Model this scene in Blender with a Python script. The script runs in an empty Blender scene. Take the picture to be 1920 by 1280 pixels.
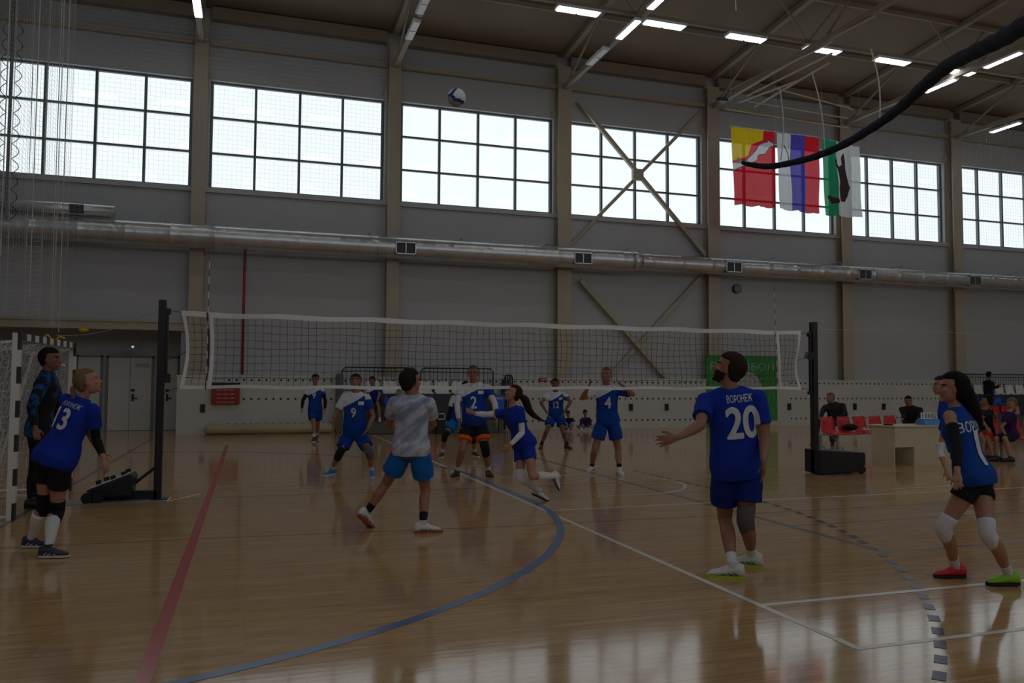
import bpy, bmesh, math, random
import numpy as np
from mathutils import Vector, Matrix
from mathutils.bvhtree import BVHTree
random.seed(7)
SC = bpy.context.scene
COL = SC.collection

# ------------------------------------------------------------------ camera
CAMZ, FPX = 1.57, 1508.0
YAW, PITCH, ROLL = math.radians(18), math.atan(77 / FPX), math.radians(0.33)
FW = np.array([math.sin(YAW) * math.cos(PITCH), math.cos(YAW) * math.cos(PITCH), math.sin(PITCH)])
R0 = np.array([math.cos(YAW), -math.sin(YAW), 0.0])
U0 = np.cross(R0, FW)
RT = R0 * math.cos(ROLL) + U0 * math.sin(ROLL)
UP = -R0 * math.sin(ROLL) + U0 * math.cos(ROLL)
CAM = np.array([0, 0, CAMZ])
cd = bpy.data.cameras.new('camera')
cd.lens = FPX / 1920 * 36
cd.sensor_width = 36
cd.clip_end = 300
cam = bpy.data.objects.new('camera', cd)
m = Matrix.Identity(4)
for i in range(3):
    m[i][0], m[i][1], m[i][2], m[i][3] = RT[i], UP[i], -FW[i], CAM[i]
cam.matrix_world = m
COL.objects.link(cam)
SC.camera = cam

# ------------------------------------------------------------------ world, exposure, daylight portals
SC.view_settings.view_transform = 'Standard'
SC.view_settings.look = 'None'
SC.view_settings.exposure = 0.0
SC.view_settings.gamma = 1.0
SC.view_settings.use_curve_mapping = False
SC.cycles.use_denoising = True
SC.cycles.max_bounces = 6
SC.cycles.diffuse_bounces = 4
SC.cycles.glossy_bounces = 3
SC.cycles.transparent_max_bounces = 16
SC.cycles.sample_clamp_indirect = 4.0
SC.cycles.caustics_reflective = False
SC.cycles.caustics_refractive = False
WORLD = bpy.data.worlds.new('overcast_sky')
SC.world = WORLD
WORLD.use_nodes = True
bg = WORLD.node_tree.nodes['Background']
bg.inputs['Color'].default_value = (0.90, 0.96, 1.0, 1)
bg.inputs['Strength'].default_value = 1.15
LAMP_ON = 6.2

def portal(loc, rot, sx, sy):
    l = bpy.data.lights.new('daylight_portal', 'AREA')
    l.shape = 'RECTANGLE'; l.size = sx; l.size_y = sy
    l.cycles.is_portal = True
    o = bpy.data.objects.new('daylight_portal', l)
    o.location = loc; o.rotation_euler = rot
    COL.objects.link(o)
portal((15, 26.32, 9.0), (-math.pi / 2, 0, 0), 46, 3.5)
portal((15, -3.9, 8.6), (math.pi / 2, 0, 0), 46, 5.0)

# ------------------------------------------------------------------ pixel helpers (photo is 1920x1280)
def ray(x, y):
    return FW + RT * (x - 960) / FPX - UP * (y - 640) / FPX
def W(x, y, d):
    return CAM + ray(x, y) * d
def onZ(x, y, z=0.0):
    r = ray(x, y); return CAM + r * ((z - CAMZ) / r[2])
def onY(x, y, Y):
    r = ray(x, y); return CAM + r * (Y / r[1])
def onX(x, y, X):
    r = ray(x, y); return CAM + r * (X / r[0])
def depth(P):
    return float((np.array(P) - CAM) @ FW)
def V(*a): return np.array(a, float)
def nrm(v):
    v = np.array(v, float); n = np.linalg.norm(v); return v / n if n > 1e-9 else v

# ------------------------------------------------------------------ materials
MATS = {}
def mat(name, col, rough=0.6, metal=0.0, spec=0.5, bump=0.0, bscale=20, emit=None, var=0.0, vscale=3, coat=0.0, sheen=0.0):
    if name in MATS: return MATS[name]
    mt = bpy.data.materials.new(name); mt.use_nodes = True
    nt = mt.node_tree; b = nt.nodes['Principled BSDF']
    b.inputs['Base Color'].default_value = (*col, 1)
    b.inputs['Roughness'].default_value = rough
    b.inputs['Metallic'].default_value = metal
    b.inputs['Specular IOR Level'].default_value = spec
    if coat: b.inputs['Coat Weight'].default_value = coat
    if sheen: b.inputs['Sheen Weight'].default_value = sheen
    tc = nt.nodes.new('ShaderNodeTexCoord')
    if var:
        n = nt.nodes.new('ShaderNodeTexNoise'); n.inputs['Scale'].default_value = vscale; n.inputs['Detail'].default_value = 5
        nt.links.new(tc.outputs['Object'], n.inputs['Vector'])
        r = nt.nodes.new('ShaderNodeValToRGB')
        r.color_ramp.elements[0].position = .3; r.color_ramp.elements[1].position = .7
        r.color_ramp.elements[0].color = (*[c * (1 - var) for c in col], 1)
        r.color_ramp.elements[1].color = (*[min(1, c * (1 + var)) for c in col], 1)
        nt.links.new(n.outputs['Fac'], r.inputs['Fac']); nt.links.new(r.outputs['Color'], b.inputs['Base Color'])
    if bump:
        n = nt.nodes.new('ShaderNodeTexNoise'); n.inputs['Scale'].default_value = bscale; n.inputs['Detail'].default_value = 4
        nt.links.new(tc.outputs['Object'], n.inputs['Vector'])
        bp = nt.nodes.new('ShaderNodeBump'); bp.inputs['Strength'].default_value = bump; bp.inputs['Distance'].default_value = .02
        nt.links.new(n.outputs['Fac'], bp.inputs['Height']); nt.links.new(bp.outputs['Normal'], b.inputs['Normal'])
    if emit:
        b.inputs['Emission Color'].default_value = (*emit[0], 1); b.inputs['Emission Strength'].default_value = emit[1]
    MATS[name] = mt
    return mt
def cloth(name, col, **k):
    return mat(name, col, rough=.85, spec=.25, bump=.35, bscale=9, var=.10, vscale=6, **k)

def ramp_mat(name, stops, scale, rough=.8, detail=3, stretch=(1, 1, 1), kind='noise', rot=(0.3, .6, .2)):
    mt = bpy.data.materials.new(name); mt.use_nodes = True; nt = mt.node_tree; b = nt.nodes['Principled BSDF']
    b.inputs['Roughness'].default_value = rough; b.inputs['Specular IOR Level'].default_value = .3
    tc = nt.nodes.new('ShaderNodeTexCoord'); m0 = nt.nodes.new('ShaderNodeMapping'); m0.inputs['Rotation'].default_value = rot
    mp = nt.nodes.new('ShaderNodeMapping'); mp.inputs['Scale'].default_value = stretch
    nt.links.new(tc.outputs['Object'], m0.inputs['Vector']); nt.links.new(m0.outputs['Vector'], mp.inputs['Vector'])
    n = nt.nodes.new('ShaderNodeTexNoise'); n.inputs['Scale'].default_value = scale; n.inputs['Detail'].default_value = detail
    nt.links.new(mp.outputs['Vector'], n.inputs['Vector'])
    r = nt.nodes.new('ShaderNodeValToRGB'); r.color_ramp.interpolation = 'CONSTANT' if kind == 'hard' else 'LINEAR'
    while len(r.color_ramp.elements) < len(stops): r.color_ramp.elements.new(.5)
    for e, (p, c) in zip(r.color_ramp.elements, stops): e.position = p; e.color = (*c, 1)
    nt.links.new(n.outputs['Fac'], r.inputs['Fac']); nt.links.new(r.outputs['Color'], b.inputs['Base Color'])
    return mt

M = {}
M['wall'] = mat('painted_sandwich_panel', (.48, .495, .53), .55, var=.03, vscale=.6)
M['wainscot'] = mat('painted_plaster_panel', (.62, .62, .60), .6, var=.04, vscale=.8)
M['steel'] = mat('beige_painted_steel', (.45, .40, .31), .5, var=.05, vscale=1)
M['roofsteel'] = mat('roof_painted_steel', (.30, .26, .20), .6, var=.08, vscale=1)
M['ceiling'] = mat('ceiling_sheet', (.27, .22, .175), .8, var=.1, vscale=.5)
M['mullion'] = mat('grey_window_frame', (.13, .16, .17), .5)
M['galv'] = mat('galvanised_sheet', (.62, .64, .66), .33, metal=.85, var=.12, vscale=2, bump=.15, bscale=3)
M['black'] = mat('black_powder_coat', (.012, .012, .016), .45)
M['blackcloth'] = cloth('black_cloth', (.012, .012, .015))
M['white'] = mat('white_paint', (.75, .75, .74), .5)
M['tape'] = mat('white_vinyl_tape', (.80, .80, .80), .5)
M['cord'] = mat('black_net_cord', (.02, .02, .025), .8)
M['wcord'] = mat('white_net_cord', (.62, .62, .62), .8)
M['red'] = mat('red_plastic', (.62, .02, .03), .4)
M['redpipe'] = mat('red_pipe_paint', (.35, .02, .03), .4)
M['blueplastic'] = mat('blue_plastic', (.02, .12, .65), .4)
M['whiteplastic'] = mat('white_plastic', (.75, .77, .78), .45)
M['dark'] = mat('dark_grey_panel', (.05, .052, .058), .6)
M['grey'] = mat('mid_grey_paint', (.26, .27, .28), .6)
M['green'] = mat('green_banner_print', (.035, .27, .06), .6, var=.12, vscale=2)
M['beigemat'] = mat('beige_vinyl_mat', (.50, .45, .30), .6, var=.1, vscale=2)
M['desk'] = mat('light_wood_laminate', (.62, .54, .40), .5, var=.06, vscale=3)
M['vwhite'] = mat('ball_white_leather', (.80, .80, .82), .45)
M['vblue'] = mat('ball_blue_leather', (.02, .03, .30), .45)
M['vyellow'] = mat('ball_grey_leather', (.35, .33, .34), .5)
M['yellow'] = mat('yellow_paint', (.75, .5, .03), .5)
M['brown'] = mat('brown_leather', (.10, .035, .015), .5)
M['signred'] = mat('dark_red_sign', (.32, .012, .02), .4)
M['lampon'] = mat('lit_lamp_diffuser', (.9, .9, .9), .5, emit=((1.0, .98, .94), LAMP_ON))
M['lampoff'] = mat('unlit_lamp_diffuser', (.75, .77, .8), .3)
M['exitlit'] = mat('lit_emergency_lamp', (.6, .7, .8), .3, emit=((.7, .9, 1.0), .5))

# glass: thin pane, mostly clear
def glass():
    mt = bpy.data.materials.new('window_glass'); mt.use_nodes = True; nt = mt.node_tree
    for n in list(nt.nodes): nt.nodes.remove(n)
    o = nt.nodes.new('ShaderNodeOutputMaterial'); mx = nt.nodes.new('ShaderNodeMixShader')
    t = nt.nodes.new('ShaderNodeBsdfTransparent'); g = nt.nodes.new('ShaderNodeBsdfGlossy')
    t.inputs['Color'].default_value = (.95, .98, .98, 1); g.inputs['Roughness'].default_value = .05
    mx.inputs['Fac'].default_value = .06
    nt.links.new(t.outputs[0], mx.inputs[1]); nt.links.new(g.outputs[0], mx.inputs[2]); nt.links.new(mx.outputs[0], o.inputs[0])
    return mt
M['glass'] = glass()

def flagmat(name, col, tr=.12):
    mt = bpy.data.materials.new(name); mt.use_nodes = True; nt = mt.node_tree
    for n in list(nt.nodes): nt.nodes.remove(n)
    o = nt.nodes.new('ShaderNodeOutputMaterial'); a = nt.nodes.new('ShaderNodeMixShader'); b = nt.nodes.new('ShaderNodeMixShader')
    d = nt.nodes.new('ShaderNodeBsdfDiffuse'); t = nt.nodes.new('ShaderNodeBsdfTranslucent'); p = nt.nodes.new('ShaderNodeBsdfTransparent')
    d.inputs['Color'].default_value = (*col, 1); t.inputs['Color'].default_value = (*col, 1); p.inputs['Color'].default_value = (*[.3 + .7 * c for c in col], 1)
    a.inputs['Fac'].default_value = .6; b.inputs['Fac'].default_value = tr
    nt.links.new(d.outputs[0], a.inputs[1]); nt.links.new(t.outputs[0], a.inputs[2])
    nt.links.new(a.outputs[0], b.inputs[1]); nt.links.new(p.outputs[0], b.inputs[2]); nt.links.new(b.outputs[0], o.inputs[0])
    return mt

def floormat():
    mt = bpy.data.materials.new('varnished_parquet'); mt.use_nodes = True; nt = mt.node_tree; b = nt.nodes['Principled BSDF']
    L = nt.links.new
    tc = nt.nodes.new('ShaderNodeTexCoord')
    br = nt.nodes.new('ShaderNodeTexBrick'); br.offset = .37
    br.inputs['Scale'].default_value = 1.0
    br.inputs['Brick Width'].default_value = 1.15; br.inputs['Row Height'].default_value = .07
    br.inputs['Mortar Size'].default_value = .0012; br.inputs['Mortar Smooth'].default_value = .2
    br.inputs['Color1'].default_value = (.56, .34, .16, 1); br.inputs['Color2'].default_value = (.66, .42, .21, 1)
    br.inputs['Mortar'].default_value = (.40, .25, .12, 1)
    L(tc.outputs['Object'], br.inputs['Vector'])
    mp = nt.nodes.new('ShaderNodeMapping'); mp.inputs['Scale'].default_value = (1.2, 14, 1); L(tc.outputs['Object'], mp.inputs['Vector'])
    n = nt.nodes.new('ShaderNodeTexNoise'); n.inputs['Scale'].default_value = 2.2; n.inputs['Detail'].default_value = 6; L(mp.outputs['Vector'], n.inputs['Vector'])
    mix = nt.nodes.new('ShaderNodeMix'); mix.data_type = 'RGBA'; mix.blend_type = 'MULTIPLY'; mix.inputs['Factor'].default_value = .55
    r = nt.nodes.new('ShaderNodeValToRGB'); r.color_ramp.elements[0].color = (.55, .5, .45, 1); r.color_ramp.elements[0].position = .3
    r.color_ramp.elements[1].color = (1, 1, 1, 1); r.color_ramp.elements[1].position = .65
    L(n.outputs['Fac'], r.inputs['Fac']); L(br.outputs['Color'], mix.inputs['A']); L(r.outputs['Color'], mix.inputs['B']); L(mix.outputs['Result'], b.inputs['Base Color'])
    # roughness and slight board cupping
    mp2 = nt.nodes.new('ShaderNodeMapping'); mp2.inputs['Scale'].default_value = (.8, 9, 1); L(tc.outputs['Object'], mp2.inputs['Vector'])
    n2 = nt.nodes.new('ShaderNodeTexNoise'); n2.inputs['Scale'].default_value = 1.6; n2.inputs['Detail'].default_value = 4; L(mp2.outputs['Vector'], n2.inputs['Vector'])
    bp = nt.nodes.new('ShaderNodeBump'); bp.inputs['Strength'].default_value = .045; bp.inputs['Distance'].default_value = .006; L(n2.outputs['Fac'], bp.inputs['Height'])
    bp2 = nt.nodes.new('ShaderNodeBump'); bp2.inputs['Strength'].default_value = .12; bp2.inputs['Distance'].default_value = .002
    L(br.outputs['Fac'], bp2.inputs['Height']); bp2.invert = True; L(bp.outputs['Normal'], bp2.inputs['Normal']); L(bp2.outputs['Normal'], b.inputs['Normal'])
    rr = nt.nodes.new('ShaderNodeMapRange'); rr.inputs['To Min'].default_value = .06; rr.inputs['To Max'].default_value = .13
    L(n.outputs['Fac'], rr.inputs['Value']); L(rr.outputs['Result'], b.inputs['Roughness'])
    b.inputs['Specular IOR Level'].default_value = .5
    return mt
M['floor'] = floormat()

# ------------------------------------------------------------------ mesh builder
class MB:
    def __init__(s): s.v = []; s.f = []; s.m = []
    def add(s, vs, fs, mi=0):
        o = len(s.v); s.v.extend([tuple(map(float, p)) for p in vs]); s.f.extend([tuple(i + o for i in f) for f in fs]); s.m.extend([mi] * len(fs))
        return s
    def box(s, lo, hi, mi=0):
        x0, y0, z0 = lo; x1, y1, z1 = hi
        vs = [(x0, y0, z0), (x1, y0, z0), (x1, y1, z0), (x0, y1, z0), (x0, y0, z1), (x1, y0, z1), (x1, y1, z1), (x0, y1, z1)]
        return s.add(vs, [(0, 3, 2, 1), (4, 5, 6, 7), (0, 1, 5, 4), (1, 2, 6, 5), (2, 3, 7, 6), (3, 0, 4, 7)], mi)
    def obox(s, c, ax, ay, az, mi=0):     # oriented box, half-axis vectors
        c = np.array(c); ax, ay, az = map(np.array, (ax, ay, az))
        vs = [c + i * ax + j * ay + k * az for k in (-1, 1) for i, j in ((-1, -1), (1, -1), (1, 1), (-1, 1))]
        return s.add(vs, [(0, 3, 2, 1), (4, 5, 6, 7), (0, 1, 5, 4), (1, 2, 6, 5), (2, 3, 7, 6), (3, 0, 4, 7)], mi)
    def bar(s, a, b, w, h, up=(0, 0, 1), mi=0):
        a = np.array(a, float); b = np.array(b, float); d = nrm(b - a); u = np.array(up, float)
        if abs(d @ nrm(u)) > .98: u = V(0, 1, 0)
        r = nrm(np.cross(d, u)); u = nrm(np.cross(r, d))
        return s.obox((a + b) / 2, (b - a) / 2, r * w / 2, u * h / 2, mi)
    def rings(s, rg, mi=0, cap=True, closed=False):
        n = len(rg[0]); vs = [p for r in rg for p in r]; fs = []
        k = len(rg)
        for i in range(k if closed else k - 1):
            a = i * n; b = ((i + 1) % k) * n
            for j in range(n):
                j2 = (j + 1) % n; fs.append((a + j, a + j2, b + j2, b + j))
        if cap and not closed:
            fs.append(tuple(range(n - 1, -1, -1))); fs.append(tuple((k - 1) * n + j for j in range(n)))
        return s.add(vs, fs, mi)
    def tube(s, pts, rad, n=10, mi=0, cap=True, flat=None, closed=False):
        pts = [np.array(p, float) for p in pts]; k = len(pts)
        if not hasattr(rad, '__len__'): rad = [rad] * k
        ref = V(0, 0, 1); rg = []; px = None
        for i in range(k):
            if closed: d = nrm(pts[(i + 1) % k] - pts[i - 1])
            else: d = nrm(pts[min(i + 1, k - 1)] - pts[max(i - 1, 0)])
            if px is None:
                r = V(0, 0, 1) if abs(d[2]) < .9 else V(0, 1, 0)
                px = nrm(np.cross(d, r))
            px = nrm(px - d * (px @ d)); py = np.cross(d, px)
            rg.append([pts[i] + rad[i] * (math.cos(t) * px + math.sin(t) * py) for t in np.linspace(0, 2 * math.pi, n, endpoint=False)])
        return s.rings(rg, mi, cap, closed)
    def ell(s, c, ax, ay, az, n=20, m_=14, mi=0, fn=None):
        c = np.array(c, float); ax, ay, az = [np.array(a, float) for a in (ax, ay, az)]
        vs = []; fs = []
        for i in range(1, m_):
            ph = math.pi * i / m_
            for j in range(n):
                th = 2 * math.pi * j / n
                u = V(math.sin(ph) * math.cos(th), math.sin(ph) * math.sin(th), math.cos(ph))
                if fn: u = fn(u)
                vs.append(c + ax * u[0] + ay * u[1] + az * u[2])
        t = V(0, 0, 1); b = V(0, 0, -1)
        if fn: t = fn(t); b = fn(b)
        vs.append(c + ax * t[0] + ay * t[1] + az * t[2]); vs.append(c + ax * b[0] + ay * b[1] + az * b[2])
        T = len(vs) - 2; B = T + 1
        for i in range(m_ - 2):
            for j in range(n):
                j2 = (j + 1) % n; fs.append((i * n + j, (i + 1) * n + j, (i + 1) * n + j2, i * n + j2))
        for j in range(n):
            j2 = (j + 1) % n; fs.append((T, j, j2)); fs.append((B, (m_ - 2) * n + j2, (m_ - 2) * n + j))
        return s.add(vs, fs, mi)
    def sph(s, c, r, n=14, m_=10, mi=0): return s.ell(c, (r, 0, 0), (0, r, 0), (0, 0, r), n, m_, mi)
    def mesh(s, name):
        me = bpy.data.meshes.new(name); me.from_pydata(s.v, [], s.f); me.validate()
        if len(me.polygons) == len(s.m): me.polygons.foreach_set('material_index', s.m)
        return me
    def build(s, name, mats, parent=None, smooth=False, origin=None, bevel=0):
        if origin is not None:
            o_ = np.array(origin, float); s.v = [tuple(np.array(p) - o_) for p in s.v]
        me = s.mesh(name)
        if not isinstance(mats, (list, tuple)): mats = [mats]
        for mm in mats: me.materials.append(mm)
        if smooth: me.polygons.foreach_set('use_smooth', [True] * len(me.polygons))
        bm = bmesh.new(); bm.from_mesh(me); bmesh.ops.recalc_face_normals(bm, faces=bm.faces); bm.to_mesh(me); bm.free()
        o = bpy.data.objects.new(name, me); COL.objects.link(o)
        if origin is not None: o.location = origin
        if bevel:
            b = o.modifiers.new('bevel', 'BEVEL'); b.width = bevel; b.segments = 2; b.limit_method = 'ANGLE'
        if parent is not None:
            o.parent = parent
            if origin is None: o.location = -Vector(wloc(parent))
            else: o.location = Vector(origin) - Vector(wloc(parent))
        return o
def wloc(o):
    l = Vector(o.location)
    while o.parent: o = o.parent; l = l + Vector(o.location)
    return l
def tag(o, label=None, cat=None, group=None, kind=None):
    if label: o['label'] = label
    if cat: o['category'] = cat
    if group: o['group'] = group
    if kind: o['kind'] = kind
    return o
def thing(name, label, cat, loc=(0, 0, 0), group=None):
    o = bpy.data.objects.new(name, None); COL.objects.link(o); o.location = tuple(map(float, loc)); o.empty_display_size = .2
    return tag(o, label, cat, group)
def remesh(mb, name, vox, smooth=4, disp=None, mats=()):
    me = mb.mesh('tmp'); o = bpy.data.objects.new('tmp', me); COL.objects.link(o)
    r = o.modifiers.new('r', 'REMESH'); r.mode = 'VOXEL'; r.voxel_size = vox
    if smooth:
        s = o.modifiers.new('s', 'SMOOTH'); s.factor = .5; s.iterations = smooth
    if disp:
        t = bpy.data.textures.new('wrinkle', 'CLOUDS'); t.noise_scale = disp[1]; t.noise_depth = 2
        d = o.modifiers.new('d', 'DISPLACE'); d.texture = t; d.strength = disp[0]; d.mid_level = .5; d.texture_coords = 'LOCAL'
    dg = bpy.context.evaluated_depsgraph_get()
    out = bpy.data.meshes.new_from_object(o.evaluated_get(dg)); out.name = name
    bpy.data.objects.remove(o); bpy.data.meshes.remove(me)
    out.materials.clear()
    for mm in mats: out.materials.append(mm)
    out.polygons.foreach_set('use_smooth', [True] * len(out.polygons))
    return out
def centers(me):
    n = len(me.polygons); a = np.empty(n * 3, np.float32); me.polygons.foreach_get('center', a); return a.reshape(n, 3).astype(float)
def put(me, name, parent):
    o = bpy.data.objects.new(name, me); COL.objects.link(o); o.parent = parent; o.location = -Vector(wloc(parent)); return o

def text_mesh(txt, size=1.0, sx=1.0, bold=0.0):
    """flat text as (verts Nx2, faces), centred on the origin, capital height about `size`"""
    cu = bpy.data.curves.new('t', 'FONT'); cu.body = txt; cu.size = 1; cu.align_x = 'CENTER'; cu.align_y = 'CENTER'
    o = bpy.data.objects.new('t', cu); COL.objects.link(o)
    dg = bpy.context.evaluated_depsgraph_get()
    me = bpy.data.meshes.new_from_object(o.evaluated_get(dg)); bpy.data.objects.remove(o)
    bm = bmesh.new(); bm.from_mesh(me); bpy.data.meshes.remove(me)
    bmesh.ops.remove_doubles(bm, verts=bm.verts, dist=1e-4)
    bmesh.ops.triangulate(bm, faces=bm.faces)
    for _ in range(5):
        es = [e for e in bm.edges if e.calc_length() > .07]
        if not es: break
        bmesh.ops.subdivide_edges(bm, edges=es, cuts=1); bmesh.ops.triangulate(bm, faces=bm.faces)
    vs = np.array([v.co[:2] for v in bm.verts]); fs = [tuple(v.index for v in f.verts) for f in bm.faces]
    bm.free()
    c = (vs.max(0) + vs.min(0)) / 2; h = vs[:, 1].max() - vs[:, 1].min()
    vs = (vs - c) / h * size; vs[:, 0] *= sx
    if bold:
        b = bold * size * .7; n = len(vs); sh = [(-b, 0), (b, 0), (0, b), (0, -b), (-b * .7, b * .7), (b * .7, -b * .7), (b * .7, b * .7), (-b * .7, -b * .7)]
        f0 = list(fs); fs = []
        for i in range(len(sh)): fs += [tuple(k + i * n for k in f) for f in f0]
        vs = np.concatenate([vs + np.array(s_) for s_ in sh])
    return vs, fs
def flat_text(txt, size, c, rx, uy, mt, name, parent, sx=1.0, bold=0.0, width=None):
    vs, fs = text_mesh(txt, size, sx, bold)
    if width: vs[:, 0] *= width / (vs[:, 0].max() - vs[:, 0].min())
    mb = MB(); c = np.array(c); rx = np.array(rx); uy = np.array(uy)
    mb.add([c + rx * a + uy * b for a, b in vs], fs)
    return mb.build(name, mt, parent)
# ------------------------------------------------------------------ building
YW = 26.0; YF = 25.62; XL, XR, YB = -7.6, 42.0, -4.0
WZ0, WZ1 = 7.47, 10.82
def roofz(y): return 13.05 + (YW - y) * .085
mb = MB(); mb.box((XL - .3, YB - .3, -.2), (XR + .3, 28.4, 0)); floor = tag(mb.build('floor', M['floor']), kind='structure')

wx = [(-8.3, -1.84), (-1.35, 4.02), (4.55, 9.93), (10.5, 15.85), (16.45, 21.85), (22.3, 27.35), (28.0, 33.4), (34.0, 39.4)]
wx[0] = (-7.2, -1.84)
pw = MB()
pw.box((-2.0, YW, 0), (XR, YW + .3, WZ0)); pw.box((XL, YW, 3.1), (-2.0, YW + .3, WZ0)); pw.box((XL, YW, WZ1), (XR, YW + .3, 13.3))
prev = XL
for a, b in wx:
    if a > prev: pw.box((prev, YW, WZ0), (a, YW + .3, WZ1))
    prev = b
pw.box((prev, YW, WZ0), (XR, YW + .3, WZ1))
# recess behind the doors
pw.box((XL, 27.8, 0), (-1.7, 28.1, 3.3)); pw.box((-2.0, YW + .3, 0), (-1.7, 27.8, 3.3)); pw.box((XL, YW + .3, 3.3), (-1.7, 28.1, 3.5))
tag(pw.build('wall_far', M['wall']), kind='structure')
mb = MB(); mb.box((XL - .3, YB - .3, 0), (XL, 28.4, 16)); tag(mb.build('wall_left', M['wall']), kind='structure')
mb = MB(); mb.box((XR, YB - .3, 0), (XR + .3, 28.4, 16)); tag(mb.build('wall_right', M['wall']), kind='structure')
mb = MB(); BZ0, BZ1 = 6.2, 10.9
mb.box((XL, YB - .3, 0), (XR, YB, BZ0)); mb.box((XL, YB - .3, BZ1), (XR, YB, 16))
bx = [(-7.0 + 6 * i, -1.7 + 6 * i) for i in range(8)]; prev = XL
for a, b in bx: mb.box((prev, YB - .3, BZ0), (a, YB, BZ1)); prev = b
mb.box((prev, YB - .3, BZ0), (XR, YB, BZ1))
tag(mb.build('wall_near', M['wall']), kind='structure')
mb = MB(); y0, y1 = YB - .3, YW + .3
vs = [(XL, y0, roofz(y0)), (XR, y0, roofz(y0)), (XR, y1, roofz(y1)), (XL, y1, roofz(y1))]
mb.add(vs + [(x, y, z + .25) for x, y, z in vs], [(0, 1, 2, 3), (7, 6, 5, 4), (0, 4, 5, 1), (1, 5, 6, 2), (2, 6, 7, 3), (3, 7, 4, 0)])
ceil = tag(mb.build('ceiling', M['ceiling']), kind='structure')

def window(n, x0, x1, z0, z1, yy, ncol, nrow, fw=.075):
    w = MB(); d = .06
    ww = (x1 - x0)
    for i in range(ncol + 1):
        t = fw * (1.2 if i in (0, ncol) else 1)
        c = x0 + ww * i / ncol; c = min(max(c, x0 + t / 2), x1 - t / 2)
        w.box((c - t / 2, yy - d, z0), (c + t / 2, yy + d, z1))
    for j in range(nrow + 1):
        c = z0 + (z1 - z0) * j / nrow; c = min(max(c, z0 + .03), z1 - .03)
        w.box((x0, yy - d * .8, c - .03), (x1, yy + d * .8, c + .03))
    f = w.build('window_%d' % n, M['mullion'])
    tag(f, kind='structure')
    for i in range(ncol):
        for j in range(nrow):
            p = MB(); a = x0 + ww * i / ncol; b = x0 + ww * (i + 1) / ncol; c = z0 + (z1 - z0) * j / nrow; e = z0 + (z1 - z0) * (j + 1) / nrow
            p.add([(a + .02, yy, c + .02), (b - .02, yy, c + .02), (b - .02, yy, e - .02), (a + .02, yy, e - .02)], [(0, 1, 2, 3)])
            p.build('pane', M['glass'], f)
    return f
for i, (a, b) in enumerate(wx): window(i + 1, a, b, WZ0, WZ1, YW + .2, 4 if i else 4, 3)
for i, (a, b) in enumerate(bx): window(i + 9, a, b, BZ0, BZ1, YB - .2, 4, 3)
# sills and lintel strips
tn = [0]
def trim(mb_, mt, **k):
    tn[0] += 1; return tag(mb_.build('trim_%d' % tn[0], mt, **k), kind='structure')
for a, b in wx:
    t = MB(); t.box((a - .15, YW - .10, WZ0 - .16), (b + .15, YW + .14, WZ0 - .02)); trim(t, M['grey'] if 0 else M['wall'])
# columns
for px, yy in [(-1.6, 0), (4.29, 0), (10.22, 0), (16.14, 0), (22.1, 0), (27.7, 0), (33.7, 0), (39.7, 0)]:
    t = MB(); w = .20 if px < 9 else .25
    t.box((px - w, YW - .36, 1.75), (px + w, YW - .335, 12.6)); t.box((px - w, YW - .03, 1.75), (px + w, YW - .002, 12.6)); t.box((px - .02, YW - .333, 1.75), (px + .02, YW - .032, 12.6))
    t.box((px - w - .12, YW - .12, 10.9), (px - w, YW - .002, 11.05)); t.box((px + w, YW - .12, 10.9), (px + w + .12, YW - .002, 11.05))
    trim(t, M['steel'])
# girt above the windows, eave beam, recess lintel
cx = [-7.5, -1.6, 4.29, 10.22, 16.14, 22.1, 27.7, 33.7, 39.7]
for a, b in zip(cx, cx[1:]):
    t = MB(); t.bar((a + .25, YW - .15, 11.92), (b - .25, YW - .15, 11.92), .14, .14); trim(t, M['steel'])
    t = MB(); t.box((a + .27, YW - .3, 12.62), (b - .27, YW - .02, 13.0)); trim(t, M['roofsteel'])
t = MB(); t.box((XL, YW - .15, 3.06), (-1.82, YW + .28, 3.34)); t.box((XL, YW - .2, 3.28), (-1.82, YW - .15, 3.36)); trim(t, M['steel'])
# bracing
def brace(a, b, yy, w=.13):
    t = MB(); t.bar((a[0], yy, a[1]), (b[0], yy, b[1]), w, w, up=(0, 1, 0)); return t
b1 = onY(1085, 190, YW - .2); b2 = onY(1322, 478, YW - .2); b3 = onY(1070, 460, YW - .2); b4 = onY(1320, 205, YW - .2); nd = onY(1195, 328, YW - .2)
t = brace((b1[0], b1[2]), (b2[0], b2[2]), YW - .2)
trim(t, M['steel']); t = brace((b3[0], b3[2]), (b4[0], b4[2]), YW - .34 + .28, .11); t.obox(nd + V(0, -.02, 0), V(.2, 0, 0), V(0, .08, 0), V(0, 0, .2)); trim(t, M['steel'])
l1 = onY(1088, 525, YW - .2); l2 = onY(1330, 800, YW - .2); l3 = onY(1335, 498, YW - .2); l4 = onY(1085, 770, YW - .2)
t = brace((l1[0], l1[2]), (l2[0], l2[2]), YW - .2, .15); t.v = [v for v in t.v]; trim(t, M['steel'])
t = brace((l3[0], l3[2]), (l4[0], l4[2]), YW - .08, .13); trim(t, M['steel'])

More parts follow.
